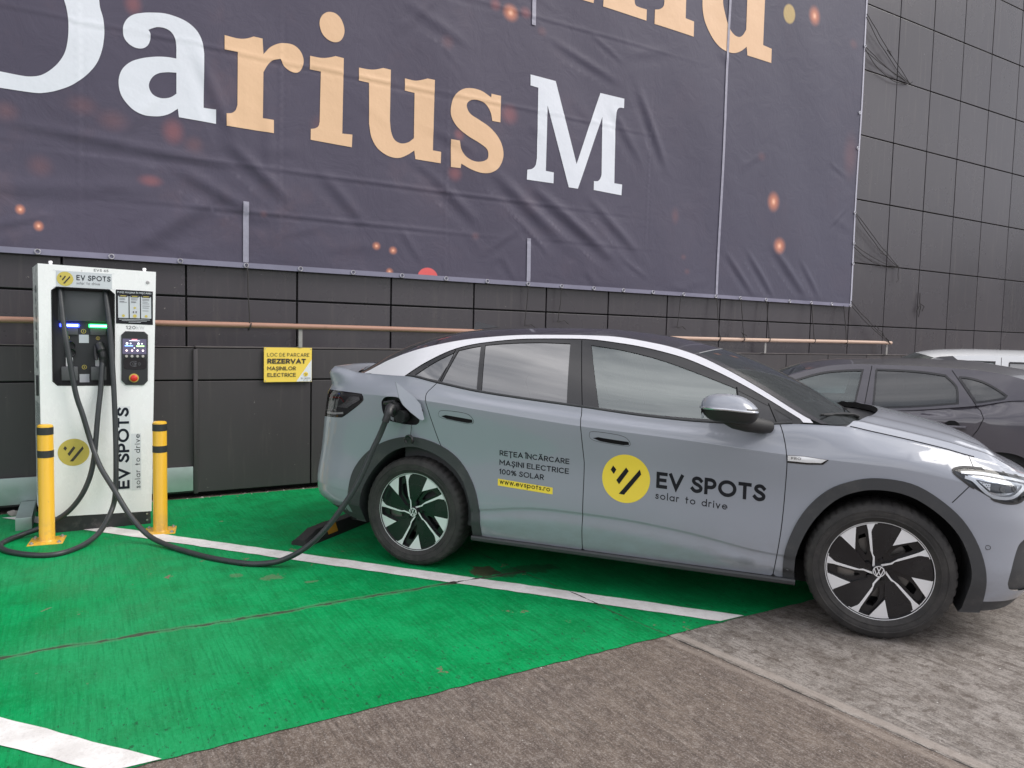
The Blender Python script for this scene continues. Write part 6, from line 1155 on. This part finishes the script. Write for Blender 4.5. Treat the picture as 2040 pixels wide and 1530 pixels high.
for x0, x1, m, mc, nm in ((-.135, -.008, M_blue, M_bcore, 'status_light'), (.052, .180, M_grn, M_gcore, 'status_light')):
    z = 1.545; T_ = Matrix.Translation((0, CY+.078, 0)); ob = ch(MB().box((x0, CY+.060, z-.013), (x1, CY+.082, z+.013), c=.009).build(nm, m)); cr_ = MB().box((x0+.010, CY+.056, z-.006), (x1-.010, CY+.0615, z+.006), c=.0025).build('light_core', mc); cr_.parent = ob
for x0, x1 in ((-.085, -.018), (.062, .165)): ch(MB().box((x0, CY+.070, 1.475), (x1, CY+.084, 1.526), c=.004).build('cable_guide', M_box))
for x0, x1, z0, z1 in ((-.128, -.022, 1.135, 1.238), (.062, .165, 1.135, 1.238)): ch(MB().box((x0, CY+.030, z0), (x1, CY+.084, z1), c=.006).build('holster', M_box))
for x0, x1 in ((-.098, -.054), (.092, .118)): ch(MB().box((x0, CY+.066, 1.240), (x1, CY+.0845, 1.305)).build('holster_plate', M_lgink))
# empty socket of the left holster, gold numbers, plain stickers
RXm = Matrix.Rotation(R_(90), 4, 'X')
mb = MB()
for z, r in ((1.395, .031), (1.342, .033)): mb.lathe([(r-.010, .0), (r-.009, .018), (r-.003, .022), (r, .018), (r, 0)], 28, 0, Matrix.Translation((-.066, CY+.084, z)) @ RXm)
ch(mb.build('socket', M_wblack))
def ringp(cx, cz, r, w):
    o = [(cx+r*cos(t), cz+r*sin(t)) for t in np.linspace(0, 2*pi, 33)]; i = [(cx+(r-w)*cos(t), cz+(r-w)*sin(t)) for t in np.linspace(0, 2*pi, 33)]; return [o[:17]+i[:17][::-1], o[16:]+i[16:][::-1]]
for cx, cz, tx in ((.018, 1.503, '1'), (.020, 1.233, '2'), (-.085, 1.455, '1'), (.112, 1.452, '2')):
    cd_('number_ring', ringp(cx, cz, .0165, .0035) if cx > -.05 and cx < .1 else ringp(cx, cz, .0135, .003), -.0825, M_gold); cd_('number', textpolys(tx, cx-(.003 if tx == '1' else .005), cz-.007, .014, None, .2, .2), -.0822, M_gold)
for z0 in (1.415, 1.118): cd_('blank_sticker', [[(-.012, z0), (.052, z0), (.052, z0+.062), (-.012, z0+.062)]], -.0825, M_stk)
# unplugged connector resting in the right holster
def connector(par, pts, body_r):
    return MB().tube(pts, body_r, 14)
# logo sticker and lettering at the top
st = cd_('logo_sticker', [smooth_loop([(-.150, 1.830, 0), (-.150, 1.935, 0), (-.145, 1.942, 0), (.200, 1.938, 0), (.206, 1.932, 0), (.206, 1.830, 0), (.200, 1.824, 0), (-.145, 1.824, 0)], 4)], .0015, M_stk)
cd_('round_logo', [disc(-.094, 1.884, .052, 48)], .003, M_gold); cd_('logo_bars', mark_polys(-.094, 1.884, .052), .0045, M_ink)
cd_('lettering', textpolys('EV SPOTS', -.022, 1.879, .038, .220, .17, .2), .003, M_tink); cd_('lettering', textpolys('solar to drive', -.022, 1.848, .020, .150, .12, .3), .003, M_gink)
cd_('lettering', textpolys('EVS 45', .090, 1.950, .018, .095, .15, .2), .0015, M_gink)
ch(MB().lathe([(0, .006), (.010, .006), (.013, .002), (.014, 0)], 20, 0, Matrix.Translation((.449, CY, 1.888)) @ RXm).box((.442, CY-.008, 1.886), (.456, CY-.005, 1.890)).build('lock', M_screw))
# instruction board
ib = cd_('instruction_board', [[(.231, 1.568), (.482, 1.563), (.484, 1.821), (.232, 1.824)]], .002, M_glk)
cd_('lettering', textpolys('PUNE MAȘINA ÎN MIȘCARE!', .242, 1.798, .013, .230, .16, .2), .0035, M_stk)
rb = random.Random(4)
for i in range(3):
    x0 = .246 + i*.0775; cd_('instruction_column', [[(x0, 1.612), (x0+.070, 1.611), (x0+.070, 1.776), (x0, 1.777)]], .0035, M_stk); cd_('column_header', [[(x0+.008, 1.770), (x0+.062, 1.770), (x0+.066, 1.786), (x0+.004, 1.786)]], .005, M_ink)
    cd_('column_title', [[(x0+.016, 1.775), (x0+.054, 1.775), (x0+.054, 1.780), (x0+.016, 1.780)]], .0062, M_gold)
    L = []
    for z in ([1.758, 1.749, 1.735, 1.729] if i < 2 else [1.757, 1.748, 1.735, 1.722, 1.705, 1.690, 1.668]): L.append([(x0+.010, z), (x0+rb.uniform(.04, .062), z), (x0+rb.uniform(.04, .062), z+.003), (x0+.010, z+.003)])
    L = [[(p[0][0], p[0][1]), (p[1][0], p[1][1]), (p[1][0], p[2][1]), (p[3][0], p[3][1])] for p in L]; cd_('text_lines', L, .005, M_gink)
    cd_('small_symbol', [disc(x0+.035, 1.628, .013 if i == 1 else .010, 24)], .005, M_gold)
    if i == 1: cd_('small_symbol', [disc(x0+.035, 1.690, .008, 20)], .005, M_gold); cd_('small_symbol', [[(x0+.022, 1.65), (x0+.030, 1.65), (x0+.030, 1.665), (x0+.022, 1.665)], [(x0+.040, 1.65), (x0+.048, 1.65), (x0+.048, 1.665), (x0+.040, 1.665)]], .005, M_gink)
cd_('text_lines', [[(.252, 1.600), (.462, 1.599), (.462, 1.602), (.252, 1.603)], [(.27, 1.590), (.44, 1.589), (.44, 1.592), (.27, 1.593)], [(.315, 1.579), (.40, 1.579), (.40, 1.582), (.315, 1.582)]], .0035, M_stk)
cd_('lettering', textpolys('120', .297, 1.527, .026, .066, .15, .2), .0015, M_gink); cd_('lettering', textpolys('kW', .369, 1.527, .026, .054, .12, .2), .0015, M_lgink)
# control panel
cp_ = [(.265, 1.482), (.292, 1.511), (.422, 1.510), (.447, 1.486), (.443, 1.131), (.415, 1.098), (.291, 1.101), (.263, 1.136)]
mb = MB(); n = 8; mb.add([(x, CY-.008, z) for x, z in cp_] + [(x, CY-.001, z) for x, z in cp_], [tuple(range(n))] + [(i, (i+1) % n, n+(i+1) % n, n+i) for i in range(n)]); ch(mb.build('control_panel', M_rec2, smooth=False))
def cpd(nm, polys, m, y=.0095): return cd_(nm, polys, y, m)
scr = cpd('screen', [[(.272, 1.338), (.435, 1.336), (.436, 1.452), (.273, 1.454)]], mat('screen', (.06, .055, .09), .12, emit=.9))
def scr_l(nm, polys, col, e, y=.011): return cpd(nm, polys, mat('screen_item_%s' % len(bpy.data.materials), col, .3, emit=e), y)
scr_l('screen_title', [[(.335, 1.446), (.372, 1.446), (.372, 1.451), (.335, 1.451)]], (1, .25, .3), 1.2); scr_l('screen_title_line', [[(.318, 1.438), (.390, 1.437), (.390, 1.440), (.318, 1.441)]], (.9, .9, 1), 1.)
scr_l('screen_status', [[(.288, 1.396), (.343, 1.396), (.343, 1.405), (.288, 1.405)]], (.18, .32, 1), 1.6); scr_l('screen_status', [[(.366, 1.394), (.420, 1.394), (.420, 1.403), (.366, 1.403)]], (.4, 1, .3), 1.3)
scr_l('screen_icon', [disc(.303, 1.418, .008, 16), disc(.327, 1.418, .005, 16), disc(.381, 1.417, .008, 16), disc(.405, 1.417, .005, 16), disc(.352, 1.383, .004, 12)], (.85, .9, 1), 1.2)
scr_l('screen_icon', [disc(.300+.037*i, 1.364, .007, 16) for i in range(4)], (1, .75, .8), 1.1)
for i in range(4): ch(MB().lathe([(0, .012), (.008, .012), (.0105, .008), (.011, 0)], 20, 0, Matrix.Translation((.298+.0375*i, CY-.0095, 1.320)) @ RXm).build('button', mat('button_metal', (.62, .60, .57), .3, .5) if i == 0 else bpy.data.materials['button_metal']))
rd = cpd('card_reader', [smooth_loop([(.280, 1.285, 0), (.295, 1.305, 0), (.415, 1.303, 0), (.432, 1.283, 0), (.432, 1.245, 0), (.415, 1.222, 0), (.295, 1.224, 0), (.280, 1.245, 0)], 4)], M_glk, .011)
cpd('contactless_mark', [stroke(arc(.352, 1.262, .030, .020, 60, 300, 16), .0025), stroke(arc(.357, 1.262, .018, .012, 60, 300, 14), .0022), [(.352, 1.268), (.372, 1.262), (.352, 1.256)]] + [stroke(arc(.362, 1.262, .020+.010*k, .016+.005*k, -40, 40, 8), .002) for k in range(2)], M_gink, .0125)
es = ch(MB().lathe([(0, .004), (.033, .004), (.034, 0)], 32, 0, Matrix.Translation((.347, CY-.009, 1.153)) @ RXm).build('emergency_stop', M_gold)); rbt = MB().lathe([(0, .032), (.018, .031), (.0245, .026), (.026, .018), (.020, .012), (.019, .004)], 32, 0, Matrix.Translation((.347, CY-.009, 1.153)) @ RXm).build('red_knob', mat('red_knob', (.62, .03, .02), .3)); rbt.parent = es
# large upright logo lettering
def vfn(xb, off): return lambda a, b: np.stack([xb - b, CY-off+0*a, a], -1)
ch(decal('clear_sticker', [[(.288, -.320), (.935, -.320), (.935, -.222), (.288, -.222)]], lambda a, b: np.stack([-b, CY-.0008+0*a, a], -1), mat('clear_sticker', (.70, .72, .76), .3), None, dirn=(0, -1, 0)))
ch(decal('clear_sticker', [[(.280, -.392), (.722, -.392), (.722, -.324), (.280, -.324)]], lambda a, b: np.stack([-b, CY-.0008+0*a, a], -1), bpy.data.materials['clear_sticker'], None, dirn=(0, -1, 0)))
ch(decal('lettering', textpolys('EV SPOTS', .297, 0, .082, .630, .205, .14), vfn(.311, .002), M_tink, None, dirn=(0, -1, 0)))
ch(decal('lettering', textpolys('solar to drive', .294, 0, .036, .424, .12, .30), vfn(.385, .002), M_tink, None, dirn=(0, -1, 0)))
cd_('round_logo', [disc(-.057, .601, .102, 64)], .0012, M_gold); cd_('logo_bars', mark_polys(-.057, .601, .102), .0026, M_ink)
# left side: vent, handle slot, dark lettering
def sfn(off): return lambda a, b: np.stack([-.261-.055*a/CD-off, CY+a, b], -1)
ch(decal('side_lettering', [[(.06+q[1]*0 + (.0 + q[1]), q[0]) for q in p] for p in textpolys('EV SPOTS', 1.22, .10, .12, .62, .17, .2)], sfn(.0015), M_gink, None, dirn=(-1, 0, 0)))
ch(MB().box((-.290, CY+.10, 1.02), (-.270, CY+.20, 1.17), c=.004).build('side_handle', M_plinth))
M_vent = mat('vent_shadow', (.25, .26, .28), .6); vs_ = [[(.05+.03*i, .22+.022*j), (.068+.03*i, .22+.022*j), (.068+.03*i, .234+.022*j), (.05+.03*i, .234+.022*j)] for i in range(13) for j in range(34)]
Vv = []; Ff = []
for p in vs_: n0 = len(Vv); Vv += [tuple(q) for q in sfn(.0012)(np.array([t[0] for t in p]), np.array([t[1] for t in p]))]; Ff.append((n0, n0+1, n0+2, n0+3))
ch(mesh('side_vent', Vv, Ff, M_vent))
for x in (-.185, .432):
    ch(MB().lathe([(0, .030), (.011, .028), (.015, .018), (.010, .010), (.016, 0)], 18, 0, Matrix.Translation((x, CY+.08, 1.985 if x < 0 else 1.974))).build('lifting_eye', M_cab))
for x in (-.2, .43): ch(MB().lathe([(0, .004), (.007, .003), (.008, 0)], 10, 0, Matrix.Translation((x, CY+.004, .085)) @ RXm).lathe([(0, .004), (.007, .003), (.008, 0)], 10, 0, Matrix.Translation((x, CY+.004, .035)) @ RXm).build('plinth_screws', M_screw))
# cables
def catmull(P, n=8):
    out = []; N = len(P)
    for i in range(N-1):
        p1, p2 = Vector(P[i]), Vector(P[i+1]); p0 = Vector(P[i-1]) if i else p1; p3 = Vector(P[i+2]) if i+2 < N else p2; a_, b_ = (p2-p0)/2, (p3-p1)/2
        for j in range(n): t = j/n; out.append(p1*(2*t**3-3*t**2+1)+a_*(t**3-2*t**2+t)+p2*(3*t**2-2*t**3)+b_*(t**3-t**2))
    out.append(Vector(P[-1])); return out
M_cable = mat('cable_sheath', (.032, .036, .040), .42, var=.12, vs=3, dirt=((.10, .10, .10), .25, 12)); M_plug = mat('plug_plastic', (.02, .021, .023), .4)
def carw(x, y, z): return OC + hd_*x + lf_*y + Vector((0, 0, z))
cb1 = thing('charging_cable', 'thick black cable looping over the ground and plugged into the grey blue car', 'cable', (.6, 5.3, 0), group='cables of the charger'); I1 = Matrix.Translation((-.6, -5.3, 0))
A_ = [tuple(p) for p in MISC['cableA']]; A_[-1] = tuple(carw(-1.505, -1.055, .985)); pts = catmull([(A_[0][0], A_[0][1]+.02, A_[0][2]+.03)] + A_)
MB().tube(pts, .0185, 14).build('sheath', M_cable, cb1).matrix_parent_inverse = I1
pm = Matrix.Identity(4)
P1, P2, P3_, P4 = carw(-1.508, -1.058, .975), carw(-1.495, -1.045, 1.025), carw(-1.50, -1.01, 1.058), carw(-1.515, -.93, 1.045)
pl = MB().tube(catmull([P1, P2, P3_, P4], 6), [.024]*6+[.028]*6+[.036]*6+[.040], 16).tube([carw(-1.515, -.975, 1.05), carw(-1.52, -.89, 1.04)], .046, 18).tube([carw(-1.575, -.96, 1.085), carw(-1.48, -1.0, 1.10)], .012, 8).tube([carw(-1.455, -.97, 1.005), carw(-1.45, -.90, 1.0)], .040, 18).build('plug', M_plug, cb1); pl.matrix_parent_inverse = I1
mesh('plug_label', [tuple(carw(x, -1.0555+.02*(1.01-z), z)) for x, z in ((-1.470, .993), (-1.445, .985), (-1.445, 1.006), (-1.470, 1.014))], [(0, 1, 2, 3)], M_gink, pl).matrix_parent_inverse = Matrix.Identity(4)
cb2 = thing('charging_cable', 'black cable looped around the left bollard, its plug parked in the white cabinet', 'cable', (-.1, 6.1, 0), group='cables of the charger'); I2 = Matrix.Translation((.1, -6.1, 0))
B_ = [tuple(p) for p in MISC['cableB']]; B_ = [(B_[0][0], B_[0][1]+.02, B_[0][2]+.03)] + B_[:-1] + [(.140, 6.325, 1.275)]
MB().tube(catmull(B_), .0185, 14).build('sheath', M_cable, cb2).matrix_parent_inverse = I2
MB().tube(catmull([(.140, 6.325, 1.262), (.145, 6.325, 1.31), (.135, 6.335, 1.36), (.118, 6.365, 1.405)], 6), [.021]*6+[.025]*6+[.033]*6+[.035], 16).tube([(.150, 6.32, 1.335), (.162, 6.318, 1.30), (.155, 6.32, 1.268)], .011, 8).tube([(.095, 6.36, 1.40), (.095, 6.35, 1.33), (.10, 6.34, 1.29)], .014, 8).build('plug', M_plug, cb2).matrix_parent_inverse = I2
# bollards
M_by = grimy('bollard_yellow', (.82, .46, .03), .34, (.45, .29, .10), .22, .6); M_bb = mat('black_tape', (.03, .031, .033), .5, var=.1); M_bolt = mat('zinc_bolt', (.45, .45, .46), .4, .7)
def bollard(x, y, rz, lab, src=None):
    if src is None:
        b_ = thing('bollard', lab, 'bollard', (x, y, 0), rz, 'yellow bollards guarding the charger'); r = .0495
        MB().lathe([(r+.006, .009), (r+.002, .016), (r, .020), (r, .826), (r-.002, .836), (r-.012, .842), (0, .844)], 40).build('post', M_by, b_)
        for z0, z1 in ((.772, .824), (.610, .660)): MB().lathe([(r, z0), (r+.0016, z0), (r+.0016, z1), (r, z1)], 40).build('black_band', M_bb, b_)
        MB().box((-.108, -.108, 0), (.108, .108, .010), c=.003).build('base_plate', M_by, b_)
        for sx in (-1, 1):
            for sy in (-1, 1): MB().lathe([(0, .026), (.007, .025), (.008, .018), (.014, .017), (.014, .010)], 8, 0, Matrix.Translation((sx*.083, sy*.083, 0))).build('anchor_bolt', M_bolt, b_)
        return b_
    b_ = src.copy(); COL.objects.link(b_); b_.location = (x, y, 0); b_.rotation_euler = (0, 0, rz); b_['label'] = lab
    for c_ in list(src.children): q = c_.copy(); COL.objects.link(q); q.parent = b_
    return b_
b1 = bollard(-.226, 6.105, R_(-6), 'yellow bollard with black bands at the left corner of the charger, inside the cable loop')
bollard(.502, 6.055, R_(-9), 'yellow bollard with two black bands at the right corner of the charger', b1)
# wheel stop behind the car
ws_ = thing('wheel_stop', 'black rubber wheel stop with yellow reflectors behind the grey blue car', 'wheel stop', carw(-2.33, 0, 0), CANG)
prof = [(-.075, 0), (.075, 0), (.068, .03), (.040, .105), (-.040, .105), (-.068, .03)]; Y = [(-.86, .45, .55), (-.80, .62, .90), (-.72, .92, 1), (.72, .92, 1), (.80, .62, .9), (.86, .45, .55)]
V = [(px*(1 if pz < .05 else 1), y, pz*(zs if pz > .05 else 1)) for y, zs, w_ in Y for px, pz in prof]; F = [(i*6+j, i*6+(j+1) % 6, (i+1)*6+(j+1) % 6, (i+1)*6+j) for i in range(5) for j in range(6)] + [(0, 1, 2, 3, 4, 5), tuple(30+j for j in range(6))[::-1]]
mesh('rubber_block', V, F, M_rubber, ws_, smooth=30); M_amb = mat('amber_reflector', (.62, .30, .04), .35)
for sy in (-.55, .0, .55):
    for sx in (-1, 1): mesh('reflector', [(sx*(.0685), sy-.06, .034), (sx*.0685, sy+.06, .034), (sx*.0455, sy+.06, .096), (sx*.0455, sy-.06, .096)], [(0, 1, 2, 3)], M_amb, ws_)
# cable duct on the ground left of the charger
du = MB().box((-.440, 6.50, 0), (-.335, 7.10, .10), c=.004).build('cable_duct', M_galv); tag(du, 'low galvanised steel cable duct on the ground between the charger and the wall', 'cable duct')
